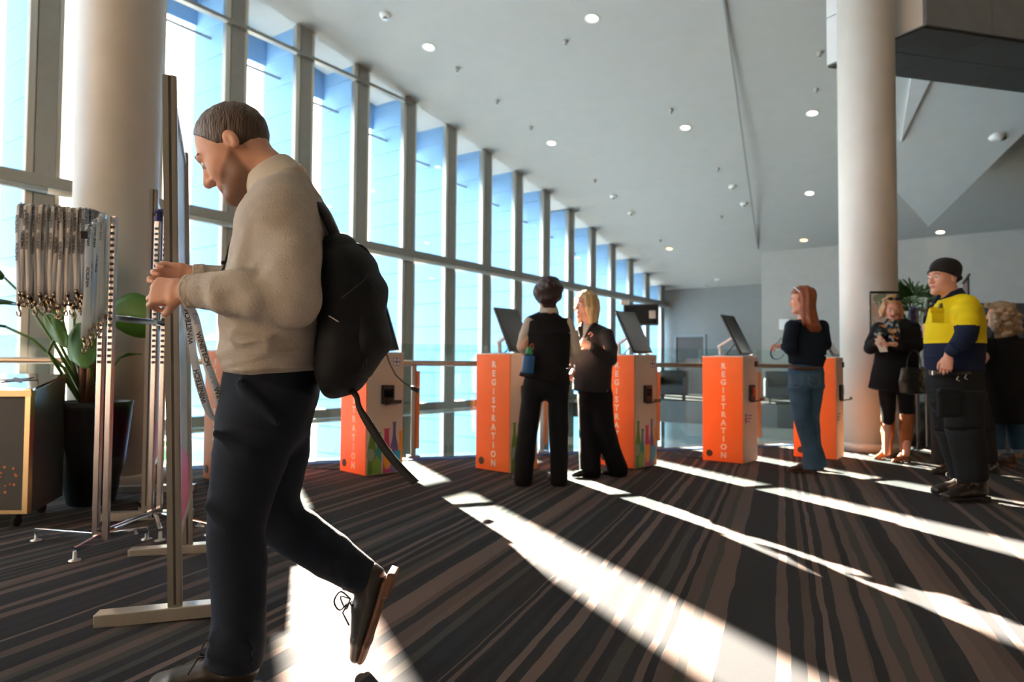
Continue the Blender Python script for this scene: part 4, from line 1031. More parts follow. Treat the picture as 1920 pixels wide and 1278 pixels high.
# ---------------------------------------------------------------- the man in the foreground
M['sweater'] = cloth('beige_knit', 'bbb4aa', .95, .08, 22, .35, 160, None); M['rib'] = mat('ribbed_knit', 'b3a99c', .95, var=.15, scale=90, bump=.6, bscale=90, stretch=(1, 1, .02))
M['shirt'] = cloth('pale_shirt', 'd9d3c8', .8, .04); M['trouser'] = cloth('navy_trousers', '18202c', .8, .10, 10, .2, 260)
M['beard'] = skin_mat('stubble', '906c57'); M['brown_hair'] = hairmat('cropped_brown_hair', '4f3f33')
M['bag'] = cloth('black_backpack', '1b1f22', .7, .1, 10, .2, 200); M['webbing'] = mat('webbing', '16181a', .75, var=.15, scale=60)
YB = 2.03
man = person('man in a beige jumper and navy trousers stepping left, head bowed, threading a white lanyard', G(440, 1278)*np.array([1, 1, 0]))
hc = P(441, 285, YB); hf = nrm([-.79, -.02, -.616]); hu = nrm([-.616, 0, .79]); hs_ = 1.12
F = Field(.0045)
Lh, Ah, _ = headf(F, hc, hf, hu, hs_)
F.seg(Lh(0, -.035, -.05), P(535, 352, YB), .056, .066, (0, 1, 0), .03)
shl, shr = P(537, 400, 1.90), P(528, 400, 2.18); ell_, elr = P(548, 566, 1.86), P(520, 560, 2.24)
wl_, wr_ = P(352, 546, 1.86), P(366, 517, 2.10)
basebody(F, P(535, 352, YB), shl, shr, ell_, elr, wl_, wr_, P(515, 722, 2.0), P(520, 722, 2.08), P(446, 985, 1.95), P(502, 968, 2.20), P(442, 1235, 1.95), P(700, 1092, 2.20), .062)
handf(F, P(350, 546, 1.86), (-1, .06, .02), (.05, .85, -.35), (42, 62, 40), 1.08, -1, .5, .75)
handf(F, P(362, 516, 2.10), (-1, -.28, .0), (.05, -.9, -.30), (38, 55, 35), 1.05, 1, .5, .7)
def man_pick(Q):
    q = (Q-hc)@Ah.T/hs_; x, y, z = q[:, 0], q[:, 1], q[:, 2]
    return np.where((np.abs(x) < .019) & (z > -.072) & (z < -.052) & (y > .083) & (y < .12), 1, 0)
def beard_amount(Q):
    q = (Q-hc)@Ah.T/hs_; x, y, z = q[:, 0], q[:, 1], q[:, 2]
    def st(v, w=.012): return np.clip(v/w+.5, 0, 1)
    line = -.040+.55*np.clip(.040-y, -.05, .06)          # cheek line rising to the sideburn
    a = st(line-z)*st(y+.006)*st(z+.135)*st(.16-y)
    a = a*(1-st(y-.082)*st(z+.052))
    return a
m_ = M['skin_man'] = skin_mat('skin_with_stubble', 'd9a48a'); nt_ = m_.node_tree; b_ = nt_.nodes['Principled BSDF']
at_ = nt_.nodes.new('ShaderNodeAttribute'); at_.attribute_name = 'stubble'; mx_ = nt_.nodes.new('ShaderNodeMixRGB'); mx_.inputs[2].default_value = lin('86634f')
nt_.links.new(at_.outputs['Fac'], mx_.inputs[0]); nt_.links.new(b_.inputs['Base Color'].links[0].from_socket, mx_.inputs[1]); nt_.links.new(mx_.outputs[0], b_.inputs['Base Color'])
bo = F.build('body', [M['skin_man'], M['lip']], man, man_pick)
_co = np.empty(len(bo.data.vertices)*3); bo.data.vertices.foreach_get('co', _co)
_at = bo.data.attributes.new('stubble', 'FLOAT', 'POINT'); _at.data.foreach_set('value', beard_amount(_co.reshape(-1, 3)).astype(np.float32))
eyes(Lh, man, hs_)
def hair_cap(par, m, L, A, c, s, r=(.078, .1005, .0925), line=(1.5, .022, -.062), amp=.002, h=.005, name='hair'):
    F = Field(h); F.ell(L(0, -.016, .037), [q*s for q in r], A, .01)
    def cut(Q):
        q = (Q-c)@A.T/s; y, z = q[:, 1], q[:, 2]
        return (np.maximum(line[0]*(y-line[1])-z, line[2]-z)*.6*s).astype(np.float32)
    return F.build(name, m, par, disp=wrinkle(amp, 120, 3), cut=cut)
hair_cap(man, M['brown_hair'], Lh, Ah, hc, hs_, line=(2.0, .012, -.066))
b = MB()
for x in (-1, 1): b.tube([Lh(x*.014, .090, .028), Lh(x*.032, .0865, .035), Lh(x*.052, .073, .028)], [.003, .004, .002], 8)
keep(b.build('eyebrows', M['brown_hair']), man)
# collar
ca = nrm([-.61, 0, .79]); cw = nrm([-.79, 0, -.61]); cc = P(511, 334, YB)
F = Field(.004); F.seg(cc-ca*.034, cc+ca*.026, (.096, .088), (.080, .074), cw, .01, .004); F.seg(cc-ca*.06, cc+ca*.06, (.080, .072), (.070, .065), cw, .004, .02, '-')
F.seg(P(487, 366, 1.975), P(474, 372, 1.985), .012, .006, (0, 1, 0), .015)
F.build('shirt_collar', M['shirt'], man)
# jumper
F = Field(.0055)
sil(F, [(512, 584, 350, .10), (500, 592, 372, .12), (468, 606, 398, .17), (452, 618, 430, .20), (441, 621, 490, .195), (430, 620, 550, .185), (421, 610, 610, .175), (420, 600, 650, .165)], YB, .04)
sil(F, [(420, 600, 650, .165), (428, 600, 668, .158), (433, 597, 688, .152)], YB, .02, cap=.012)
limb(F, [(536, 392, 1.925, 46), (548, 480, 1.88, 52), (552, 562, 1.86, 45)], .045)
limb(F, [(552, 562, 1.86, 45), (480, 556, 1.84, 41), (420, 549, 1.84, 37), (378, 545, 1.855, 33)], .03)
limb(F, [(525, 395, 2.17, 44), (520, 555, 2.22, 42), (440, 523, 2.16, 26), (378, 516, 2.11, 21)], .03)
for i, (x0, y0, x1, y1) in enumerate(((505, 520, 470, 575), (470, 522, 445, 572), (440, 522, 420, 566), (420, 524, 403, 560))):     # sleeve folds
    yy = 1.805
    F.seg(P(x0, y0, yy+.012), P(x1, y1, yy+.002), .012, .010, (1, 0, 0), .03)
for x0, y0, x1, y1, yy in ((450, 500, 470, 440, 1.86), (440, 632, 500, 642, 1.862)):
    F.seg(P(x0, y0, yy), P(x1, y1, yy), .010, .010, (1, 0, 0), .03)
F.seg(P(350, 546, 1.86), P(330, 546, 1.86), .05, .05, (0, 0, 1), .004, .01, '-') if False else None
q_ = P(518, 349, YB); F.seg(q_, q_+ca*.25, (.090, .082), (.12, .11), cw, .008, .004, '-')
_w1 = wrinkle(.0035, 22, 11); _e0, _e1 = P(345, 546, 1.86), P(575, 560, 1.86)
def knit_folds(Q):
    t = (Q[:, 0]-_e0[0])/(_e1[0]-_e0[0]); u = (Q[:, 2]-_e0[2])
    m = np.clip((t-.12)/.2, 0, 1)*np.clip((1.0-t)/.3, 0, 1)*np.clip((.10-np.abs(u))/.03, 0, 1)*(Q[:, 1] < 1.95)
    f = np.abs(np.sin(t*13+u*16+.8*np.sin(t*5)))**2.5+.6*np.abs(np.sin(t*9-u*22+1.0))**3
    hem = np.clip((P(500, 600, YB)[2]-Q[:, 2])/.05, 0, 1)*np.abs(np.sin(Q[:, 0]*20+Q[:, 2]*34))**3*.5
    return (_w1(Q)-.0055*m*f-.006*hem).astype(np.float32)
sw = F.build('jumper', M['sweater'], man, disp=knit_folds)
F = Field(.005); F.seg(P(384, 545, 1.855), P(353, 546, 1.86), 33.5*1.86/FPX, 32.5*1.86/FPX, (0, 1, 0), .004, .004); o = F.build('cuff', M['rib']); keep(o, man)
F = Field(.005); F.seg(P(384, 516, 2.11), P(364, 516, 2.10), 22*2.1/FPX, 21*2.1/FPX, (0, 1, 0), .004, .004); o = F.build('cuff', M['rib']); keep(o, man)
F = Field(.005); sil(F, [(428, 601, 664, .162), (433, 599, 692, .156)], YB, .01, cap=.006); keep(F.build('hem_band', M['rib']), man)
# trousers
F = Field(.0065)
sil(F, [(436, 592, 670, .135), (424, 595, 730, .135, 2.03), (420, 585, 775, .125, 2.03)], YB, .04)
sil(F, [(424, 590, 720, .085, 1.97), (405, 560, 800, .095, 1.96), (401, 535, 860, .090, 1.95), (395, 510, 930, .082, 1.95), (391, 494, 990, .076, 1.95), (395, 498, 1060, .074, 1.95), (401, 497, 1130, .070, 1.95), (397, 496, 1195, .074, 1.95), (388, 490, 1240, .078, 1.95)], 1.95, .03, cap=.02)
limb(F, [(520, 720, 2.12, 68), (520, 850, 2.16, 58), (505, 955, 2.20, 48)], .05)
limb(F, [(506, 962, 2.20, 47), (560, 1000, 2.20, 46), (620, 1040, 2.20, 42), (672, 1076, 2.20, 35)], .03)
for x0, y0, x1, y1, yy in ((400, 1195, 440, 1215, 1.885), (470, 1215, 430, 1200, 1.88), (392, 950, 430, 985, 1.88), (450, 720, 520, 790, 1.87), (404, 812, 470, 850, 1.86), (640, 1045, 655, 1095, 2.14), (600, 1010, 612, 1050, 2.14), (530, 945, 545, 975, 2.14), (395, 1225, 470, 1238, 1.88)):
    F.seg(P(x0, y0, yy), P(x1, y1, yy), .011, .011, (1, 0, 0), .03)
F.build('trousers', M['trouser'], man, disp=wrinkle(.004, 18, 5))
shoe(man, G(488, 1301)*np.array([1, 1, 0])+[0, .0, .008], (-1, -.05, 0), (0, 0, 1), 1.12, high=.03)
shoe(man, P(742, 1066, 2.2), nrm([-.30, .05, -.95]), nrm([-.95, 0, .30]), 1.14, high=.02)
# backpack
bp = empty('backpack', P(660, 600, YB), 0, label='black backpack on the walking man\'s back with a dangling webbing strap', cat='backpack')
F = Field(.006)
sil(F, [(606, 672, 470, .10), (600, 706, 510, .145), (600, 716, 560, .155), (600, 714, 610, .155), (596, 712, 650, .15), (596, 690, 695, .14), (605, 655, 722, .11)], YB+.01, .03)
F.seg(P(702, 540, 2.03), P(692, 660, 2.03), (.03, .11), (.025, .10), (1, 0, 0), .04)
F.build('bag_body', M['bag'], bp, disp=wrinkle(.004, 16, 8))
F = Field(.006); F.tube([P(690, 590, 2.03), P(700, 640, 2.03), P(676, 690, 2.03)], [(.05, .12), (.05, .12), (.035, .10)], (1, 0, 0), .03); F.build('front_pocket', M['bag'], bp, disp=wrinkle(.003, 20, 9))
def ktube(name, pts, r_, m, par, n=8):
    b = MB(); b.tube(smooth(pts) if len(pts) > 2 else pts, r_, n); return keep(b.build(name, m), par)
def krib(name, pts, w, m, par, th=.0015):
    b = MB(); w2 = smooth(w, 5) if isinstance(w, list) else w; b.ribbon(smooth(pts, 5), w2, th); return keep(b.build(name, m), par)
ktube('top_handle', [P(650, 464, 2.03), P(665, 459, 2.03), P(682, 466, 2.03), P(692, 482, 2.03), P(696, 498, 2.03)], .0075, M['webbing'], bp)
krib('shoulder_strap', [P(645, 470, 2.02), P(632, 448, 2.0), P(620, 420, 1.98), P(606, 392, 1.99), P(585, 366, 2.06), P(560, 358, 2.12)], (.012, .055, 0), M['webbing'], bp, .006)
krib('shoulder_strap', [P(600, 700, 1.9), P(560, 650, 1.84), P(600, 700, 1.95)][:2]+[P(598, 640, 1.88)], (.0, .0, .03), M['webbing'], bp, .003) if False else None
krib('dangling_strap', [P(655, 728, 2.0), P(668, 742, 1.97), P(674, 765, 1.95), P(692, 795, 1.94), P(722, 842, 1.93), P(750, 876, 1.93), P(779, 905, 1.93)], [np.array([.018, 0, .012])]+[np.array([.013, 0, .010])]*2+[np.array([.02, 0, .012])]*4, M['webbing'], bp, .002)
ktube('strap_loop', [P(662, 700, 2.0), P(667, 712, 1.99), P(664, 726, 1.98), P(656, 728, 1.98)], .003, M['webbing'], bp)
for x_, y_, dx in ((684, 668, -4), (688, 664, 0), (686, 670, 3)):
    ktube('zip_pull', [P(x_, y_, 1.94), P(x_+dx*.6, y_+14, 1.93), P(x_+dx, y_+26, 1.93)], .0022, M['webbing'], bp)
b = MB(); b.bar(P(617, 592, 1.862), P(635, 603, 1.862), .009, .003); keep(b.build('logo_tag', mat('grey_tag', 'b9b4b0', .5)), bp)
b = MB(); b.tube([P(640, 560, 1.87), P(690, 520, 1.885), P(716, 560, 1.93)], .003, 6); keep(b.build('zip', M['webbing'], None), bp)
# lanyard held in his hands
hl = empty('held_lanyard', P(360, 600, 1.9), 0, label='white printed lanyard looping down from the bowed man\'s hands', cat='lanyard')
sA = [P(334, 556, 1.93), P(352, 572, 1.93), P(364, 592, 1.93), P(376, 640, 1.93), P(391, 690, 1.93), P(407, 735, 1.93), P(415, 762, 1.94), P(411, 782, 1.95), P(402, 785, 1.95), P(391, 771, 1.95), P(379, 735, 1.95), P(369, 697, 1.95), P(363, 662, 1.95), P(357, 625, 1.95), P(351, 590, 1.94), P(346, 566, 1.94)]
wsA = [np.array([.022*math.cos(a), .022*math.sin(a), .006]) for a in (.2, .2, .3, .3, .3, .4, .8, 1.3, 1.5, 1.2, .5, .5, 1.15, .6, .5, .4)]
krib('ribbon', sA, wsA, M['ribbon'], hl, .0006)
def ptext(s, px, py, Y, dx, dy, size, m, flip=1):
    a = P(px, py, Y); x = nrm(P(px+dx, py+dy, Y)-a); y = np.cross([0, 1, 0], x)*flip; y = -np.cross(x, [0, -1, 0]) if False else np.cross([0, -1, 0], x)
    o = text('print', s, size, m, None, Matrix.Identity(4), bold=.03, ext=.0004)
    fr = frame(a, x, np.cross([0, -1, 0], x)); o.matrix_world = fr; keep(o, hl); return o
ptext('WINETECH', 380.5, 654, 1.925, 14, 46, .0195, M['ink']); ptext('Conference', 397, 707, 1.925, 15, 42, .0165, M['ink_blue']); ptext('WINE', 410, 743, 1.925, 9, 24, .0195, M['ink'])
ptext('WINETECH', 375, 724, 1.944, -10, -40, .0195, M['ink']); ptext('WINETECH', 354.5, 612, 1.936, -5, -40, .0195, M['ink'])
ptext('Conf', 366, 597, 1.925, 5, 22, .0165, M['ink_blue'])
# cord with a small black gadget round his neck
ng = empty('neck_cord', P(445, 470, 1.99), 0, label='thin dark neck cord with knots and a small black gadget on the man\'s chest', cat='cord')
ktube('cord', [P(470, 376, 1.98), P(455, 430, 1.97), P(440, 462, 1.97), P(428, 490, 1.97), P(417, 512, 1.97)], .0022, M['webbing'], ng, 6)
ktube('cord', [P(475, 378, 2.02), P(450, 448, 2.0), P(432, 456, 1.99), P(424, 488, 1.985), P(413, 514, 1.98)], .0022, M['webbing'], ng, 6)
ktube('loop', [P(449, 448, 1.98), P(431, 459, 1.98), P(425, 480, 1.98), P(420, 500, 1.98), P(428, 505, 1.98), P(432, 478, 1.98), P(443, 470, 1.98)], .0026, M['webbing'], ng, 6)
b = MB(); b.box(P(424, 519, 1.975), (.045, .02, .022), bev=.005); keep(b.build('gadget', M['black']), ng)
for x_, y_ in ((428, 488), (418, 492), (446, 447)):
    F = Field(.002); F.ell(P(x_, y_, 1.975), .006); keep(F.build('knot', M['webbing']), ng)
# ---------------------------------------------------------------- the woman in the black vest, seen from behind
def hairfield(h=.006): return Field(h)
Y = 5.55; sc = Y/FPX
M['cream'] = cloth('cream_sleeve', 'd3c9bd', .85, .05); M['dark_hair'] = hairmat('dark_brown_hair', '2a1c20'); M['tail_black'] = cloth('black_vest', '17181c', .8)
v1 = person('woman seen from behind in a black sleeveless vest over cream sleeves, short dark hair', G(1015, 908)*np.array([1, 1, 0]))
F = Field(.006); c1 = P(1027, 553, Y); L1, A1, _ = headf(F, c1, (-.45, .88, -.12), (0, .1, 1), .98)
F.seg(L1(0, -.02, -.06), P(1028, 592, Y), .05, .056, (1, 0, 0), .03)
basebody(F, P(1028, 592, Y), P(1000, 608, Y), P(1062, 610, Y), P(984, 648, Y-.02), P(1076, 652, Y), P(992, 664, Y+.22), P(1074, 676, Y+.25), P(1010, 715, Y), P(1045, 715, Y), P(1000, 800, Y), P(1048, 800, Y), P(986, 890, Y), P(1048, 893, Y))
handf(F, P(992, 664, Y+.22), (.4, 1, .1), (.6, -.2, -.8), (30, 40, 30), .95, -1); handf(F, P(1074, 676, Y+.25), (-.5, 1, 0), (-.6, -.3, -.8), (30, 40, 30), .95, 1)
F.build('body', M['skin'], v1); eyes(L1, v1, .98)
F = hairfield()
F.ell(L1(0, -.03, .055), (.105, .10, .095), A1, .02)
F.ell(P(1013, 548, Y), (.062, .08, .07), None, .03); F.ell(P(1042, 546, Y), (.058, .08, .075), None, .03); F.ell(P(1028, 536, Y), (.085, .09, .07), None, .03)
F.ell(P(1028, 556, Y-.02), (.092, .085, .055), None, .04); F.tube([P(1028, 556, Y-.03), P(1029, 573, Y-.04)], [(.085, .06), (.056, .035)], (1, 0, 0), .03)
def cutf(L, A, c, s, fy, zlow=-1):
    def cut(Q):
        q = (Q-c)@A.T/s; return np.minimum(np.maximum(q[:, 1]-fy, 0)*0+ (q[:, 1]-fy), (.075-q[:, 2]))*s
    return lambda Q: cut(Q).astype(np.float32)
F.build('hair', M['dark_hair'], v1, disp=wrinkle(.010, 60, 21), cut=cutf(L1, A1, c1, .98, .035))
F = Field(.007); sil(F, [(1012, 1046, 585, .06), (986, 1068, 600, .085), (985, 1073, 625, .11), (988, 1068, 655, .11), (984, 1068, 685, .115), (972, 1070, 712, .125)], Y, .03, cap=.012)
F.build('vest', M['tail_black'], v1, disp=wrinkle(.004, 20, 2))
F = Field(.006); F.seg(P(1029, 588, Y), P(1028, 573, Y+.01), (.085, .08), (.066, .062), (1, 0, 0), .01, .006); F.build('collar', M['cream'], v1)
for nm, a_ in (('sleeve', [(993, 603, Y, 11), (984, 628, Y, 11), (980, 650, Y+.02, 11), (990, 660, Y+.16, 10)]), ('sleeve', [(1064, 606, Y, 11), (1074, 632, Y, 11), (1077, 656, Y+.02, 12), (1076, 672, Y+.18, 11)])):
    F = Field(.006); limb(F, a_, .02); F.build(nm, M['cream'], v1, disp=wrinkle(.004, 30, 4))
F = Field(.008); sil(F, [(984, 1066, 700, .11), (982, 1066, 725, .115)], Y, .04)
limb(F, [(1001, 725, Y, 20), (990, 800, Y, 19), (983, 860, Y, 19), (981, 898, Y, 18)], .03); limb(F, [(1046, 725, Y, 20), (1047, 800, Y, 18), (1048, 860, Y, 17), (1048, 900, Y, 16)], .03)
F.build('trousers', M['black_cloth'], v1, disp=wrinkle(.004, 16, 6))
for x_ in (980, 1048): 
    g_ = G(x_, 908); shoe(v1, g_*np.array([1, 1, 0])+[0, -.02, .008], (-.25, .97, 0), (0, 0, 1), .86, (M['leather'], M['rubber'], M['lace']), laces=False, h=.006)
M['blue_bottle'] = mat('blue_bottle', '1f5f9e', .35); M['green_cap'] = mat('green_cap', '2f9a63', .4)
wb = empty('water_bottle', P(990, 704, Y-.15), 0, label='blue bottle with a green cap at the hip of the woman in the vest', cat='bottle')
F = Field(.005); F.tube([P(989, 698, Y-.15), P(992, 668, Y-.15)], [(.05, .045), (.048, .043)], (1, 0, 0), .01, .012); F.build('bottle', M['blue_bottle'], wb)
F = Field(.004); F.tube([P(992, 663, Y-.15), P(993, 652, Y-.15)], [(.03, .03), (.024, .024)], (1, 0, 0), .01, .008); F.build('cap', M['green_cap'], wb)
ktube('loop', [P(994, 652, Y-.15), P(995, 646, Y-.15), P(999, 645, Y-.14), P(1000, 655, Y-.13)], .006, mat('orange_loop', 'c2571f', .5), wb)

# ---------------------------------------------------------------- the blonde woman in the dark jacket
Y = 6.0
M['blonde'] = hairmat('blonde_hair', 'd8b885', (30, 30, 1.5)); M['jacket'] = cloth('dark_grey_jacket', '2a2a2d', .6, .08); M['white_shirt'] = cloth('white_shirt', 'd9d6d2', .8, .03)
v2 = person('blonde woman in a dark jacket and black trousers, facing left, hand at her chest', G(1125, 890)*np.array([1, 1, 0]))
F = Field(.006); c2 = P(1098, 572, Y); L2, A2, _ = headf(F, c2, (-.86, -.50, -.05), (0, 0, 1), .98)
F.seg(L2(0, -.02, -.06), P(1106, 612, Y), .048, .056, (1, 0, 0), .03)
basebody(F, P(1107, 612, Y), P(1134, 627, Y-.09), P(1092, 625, Y+.12), P(1143, 668, Y-.18), P(1082, 668, Y+.15), P(1106, 650, Y-.30), P(1082, 655, Y-.05), P(1130, 735, Y-.05), P(1100, 735, Y+.08), P(1132, 805, Y-.05), P(1104, 805, Y+.05), P(1158, 878, Y), P(1108, 880, Y+.0))
handf(F, P(1107, 648, Y-.29), (-.85, -.1, .35), (-.1, .9, -.3), (50, 70, 40), .95, -1)
handf(F, P(1078, 690, Y+.02), (-.5, -.3, -.7), (.6, .2, -.5), (30, 40, 30), .9, 1)
def lip_pick(L, A, c, s):
    def pk(Q):
        q = (Q-c)@A.T/s; return np.where((np.abs(q[:, 0]) < .020) & (q[:, 2] > -.074) & (q[:, 2] < -.051) & (q[:, 1] > .081) & (q[:, 1] < .12), 1, 0)
    return pk
F.build('body', [M['skin_p'], M['lip']], v2, lip_pick(L2, A2, c2, .98)); eyes(L2, v2, .98)
def brows(L, par, m):
    b = MB()
    for x in (-1, 1): b.tube([L(x*.014, .093, .022), L(x*.032, .091, .029), L(x*.05, .078, .023)], [.0025, .0035, .002], 6)
    keep(b.build('eyebrows', m), par)
brows(L2, v2, M['dark_hair'])
def longhair(par, m, L, A, c, s, down, wside=.085, back=-.05, bw=.075, name='hair', tips=None, seed=1, amp=.004, front=.052, freq=(120, 120, 10)):
    """cap plus a curtain of hair falling to 'down' below the head centre, open at the face"""
    F = Field(.006); F.ell(L(0, -.014, .038), [q*s for q in (.086, .106, .097)], A, .01)
    for x in (-1, 1): F.tube([L(x*.066, .01, .05), L(x*.078, .005, -.02), L(x*wside, -.005, -down)], [(.03*s, .055*s), (.026*s, .055*s), (.02*s, .045*s)], A[0], .03)
    F.tube([L(0, -.07, .05), L(0, back-.02, -.04), L(0, back, -down-.01)], [(.07*s, .045*s), (bw*s, .045*s), (bw*s, .03*s)], A[0], .03)
    r_ = np.random.RandomState(seed); ph = r_.uniform(0, 6.28, 3)
    def disp(Q):
        q = (Q-c)@A.T; return (amp*(np.sin(q[:, 0]*freq[0]+ph[0]+2*np.sin(q[:, 2]*freq[2]))+np.sin(q[:, 1]*freq[1]+ph[1]+2*np.sin(q[:, 2]*freq[2]+1)))).astype(np.float32)
    def cut(Q):
        q = (Q-c)@A.T/s; x, y, z = q[:, 0], q[:, 1], q[:, 2]
        face = np.minimum(np.minimum(y-(front-.25*np.maximum(z, 0)), .062+.3*(y-.05)-z), .066-np.abs(x)); face = np.maximum(face, np.minimum(.072-z, (y-.062)))
        return (face*s).astype(np.float32)
    return F.build(name, m, par, disp=disp, cut=cut)
longhair(v2, M['blonde'], L2, A2, c2, .98, .155, .082, -.06, .08, seed=4)
F = Field(.007)
sil(F, [(1092, 1124, 612, .07), (1077, 1150, 630, .11), (1076, 1150, 665, .125), (1075, 1146, 700, .13), (1072, 1146, 732, .14)], Y, .03, cap=.012)
limb(F, [(1137, 627, Y-.10, 13), (1146, 652, Y-.15, 12.5), (1145, 674, Y-.20, 11)], .03); limb(F, [(1145, 674, Y-.20, 11), (1128, 664, Y-.26, 10.5), (1113, 652, Y-.29, 10)], .02)
limb(F, [(1086, 628, Y+.12, 13), (1079, 660, Y+.12, 13), (1078, 684, Y+.06, 10)], .03)
F.seg(P(1090, 612, Y-.06), P(1092, 655, Y-.13), .012, .008, (1, 0, 0), .02)
F.build('jacket', M['jacket'], v2, disp=wrinkle(.005, 24, 31))
F = Field(.006); F.seg(P(1103, 612, Y-.05), P(1093, 640, Y-.105), (.045, .02), (.022, .02), (1, 0, 0), .01); F.build('shirt', M['white_shirt'], v2)
F = Field(.006); F.tube([P(1118, 603, Y-.04), P(1108, 614, Y-.10), P(1097, 632, Y-.15)], [.018, .016, .01], (1, 0, 0), .01); F.tube([P(1094, 604, Y+.02), P(1086, 615, Y-.06), P(1089, 632, Y-.12)], [.018, .016, .01], (1, 0, 0), .01); F.build('jacket_collar', M['jacket'], v2)
b = MB(); p_ = P(1107, 627, Y-.165); b.bm.verts.new; b.tube([p_+[-.018, 0, 0], p_+[.0, -.004, .022], p_+[.02, .0, .0], p_+[0, -.002, -.018]], .006, 6); keep(b.build('badge', mat('pink_badge', 'c98f88', .5)), v2)
F = Field(.008); sil(F, [(1084, 1146, 725, .12), (1083, 1147, 745, .125)], Y, .04)
limb(F, [(1103, 745, Y+.05, 20), (1104, 800, Y+.04, 19), (1106, 850, Y, 20), (1107, 882, Y, 20)], .03); limb(F, [(1128, 745, Y-.03, 20), (1133, 800, Y-.02, 19), (1148, 850, Y+.02, 18), (1158, 880, Y+.05, 19)], .03)
F.build('trousers', M['black_cloth'], v2, disp=wrinkle(.004, 16, 7))
for x_, y_, yy in ((1118, 893, 0), (1172, 889, .05)): shoe(v2, G(x_, y_)*np.array([1, 1, 0])+[0, 0, .006], (-.9, -.35, 0), (0, 0, 1), .84, (M['leather'], M['rubber'], M['lace']), laces=False, h=.006)

# ---------------------------------------------------------------- the red-haired woman in jeans
Y = 6.27
M['red_hair'] = hairmat('auburn_hair', '8a4520', (30, 30, 1.5)); M['navy_top'] = cloth('navy_top', '15202f', .9); M['jeans'] = cloth('blue_jeans', '3d5c78', .85, .22, 9, .35, 300)
M['brown_belt'] = mat('brown_belt', '4a2f22', .5)
v3 = person('woman with long auburn hair, navy top and flared blue jeans, standing before a kiosk', G(1520, 885)*np.array([1, 1, 0]))
F = Field(.006); c3 = P(1503, 563, Y); L3, A3, _ = headf(F, c3, (-.90, .40, -.12), (0, 0, 1), .97)
F.seg(L3(0, -.01, -.06), P(1508, 600, Y+.02), .044, .046, (1, 0, 0), .03)
basebody(F, P(1508, 602, Y+.02), P(1486, 612, Y-.08), P(1538, 610, Y+.08), P(1482, 648, Y-.10), P(1545, 648, Y+.1), P(1469, 648, Y-.02), P(1530, 655, Y+.3), P(1500, 705, Y), P(1525, 705, Y), P(1510, 790, Y), P(1528, 790, Y+.05), P(1522, 868, Y), P(1535, 866, Y+.1))
handf(F, P(1468, 649, Y-.02), (-1, .2, .05), (.1, .4, -.8), (40, 55, 40), .93, 1); handf(F, P(1530, 655, Y+.3), (-.6, .8, .1), (-.2, -.2, -.9), (30, 40, 30), .9, -1)
F.build('body', [M['skin_p'], M['lip']], v3, lip_pick(L3, A3, c3, .97)); eyes(L3, v3, .97); brows(L3, v3, M['red_hair'])
F = Field(.006); F.ell(L3(0, -.018, .038), (.088, .108, .098), A3, .01)
F.tube([L3(0, -.055, .04), P(1513, 580, Y-.03), P(1523, 612, Y-.10)], [(.085, .07), (.09, .075), (.085, .05)], A3[0], .03)
F.tube([P(1508, 575, Y-.07), P(1508, 600, Y-.11), P(1508, 608, Y-.12)], [.03, .022, .012], (1, 0, 0), .03)
F.tube([P(1520, 590, Y-.09), P(1535, 616, Y-.11)], [(.05, .035), (.028, .02)], (1, 0, 0), .03)
def strand(A, c, amp, fx, fz, seed):
    ph = np.random.RandomState(seed).uniform(0, 6.28, 3)
    def disp(Q):
        q = (Q-c)@A.T; return (amp*(np.sin(q[:, 0]*fx+ph[0]+1.5*np.sin(q[:, 2]*fz))+np.sin(q[:, 1]*fx+ph[1]+1.5*np.sin(q[:, 2]*fz+1)))).astype(np.float32)
    return disp
def facecut(A, c, s, front=.045, zt=.066):
    def cut(Q):
        q = (Q-c)@A.T/s; x, y, z = q[:, 0], q[:, 1], q[:, 2]
        return (np.minimum(y-(front-.3*np.maximum(z, 0)), zt+.3*(y-.05)-z)*s).astype(np.float32)
    return cut
F.build('hair', M['red_hair'], v3, disp=strand(A3, c3, .003, 110, 12, 3), cut=facecut(A3, c3, .97, .035))
b = MB(); b.tube(smooth([L3(-.088, .0, .07), L3(-.06, .04, .12), L3(0, .05, .135), L3(.06, .04, .12), L3(.088, 0, .07)]), .006, 8); keep(b.build('hair_band', M['silver']), v3)
F = Field(.007)
sil(F, [(1490, 1532, 600, .085), (1475, 1548, 613, .105), (1474, 1550, 640, .11), (1478, 1548, 665, .11), (1479, 1542, 684, .11)], Y, .03, cap=.012)
limb(F, [(1484, 613, Y-.09, 13), (1480, 640, Y-.12, 12), (1481, 653, Y-.12, 11)], .02); limb(F, [(1481, 653, Y-.12, 11), (1472, 650, Y-.04, 8)], .015)
limb(F, [(1540, 612, Y+.06, 13), (1546, 645, Y+.1, 12), (1535, 654, Y+.26, 9)], .02)
F.build('top', M['navy_top'], v3, disp=wrinkle(.004, 24, 33))
F = Field(.007); sil(F, [(1479, 1542, 684, .105), (1477, 1545, 700, .115), (1480, 1544, 725, .12)], Y, .03, cap=.012)
limb(F, [(1497, 722, Y-.03, 19), (1503, 780, Y-.03, 16), (1515, 830, Y, 12), (1522, 855, Y, 15), (1524, 877, Y, 20)], .03, cap=.01); limb(F, [(1525, 722, Y+.04, 19), (1519, 780, Y+.05, 16), (1527, 835, Y+.06, 12), (1538, 872, Y+.08, 14)], .03, cap=.01)
F.build('jeans', M['jeans'], v3, disp=wrinkle(.004, 18, 12))
b = MB(); q = [P(1479, 686, Y-.03), P(1490, 689, Y-.11), P(1512, 691, Y-.125), P(1535, 689, Y-.09), P(1542, 686, Y-.02)]; b.ribbon(smooth(q), (0, 0, .03), .004); keep(b.build('belt', M['brown_belt']), v3)
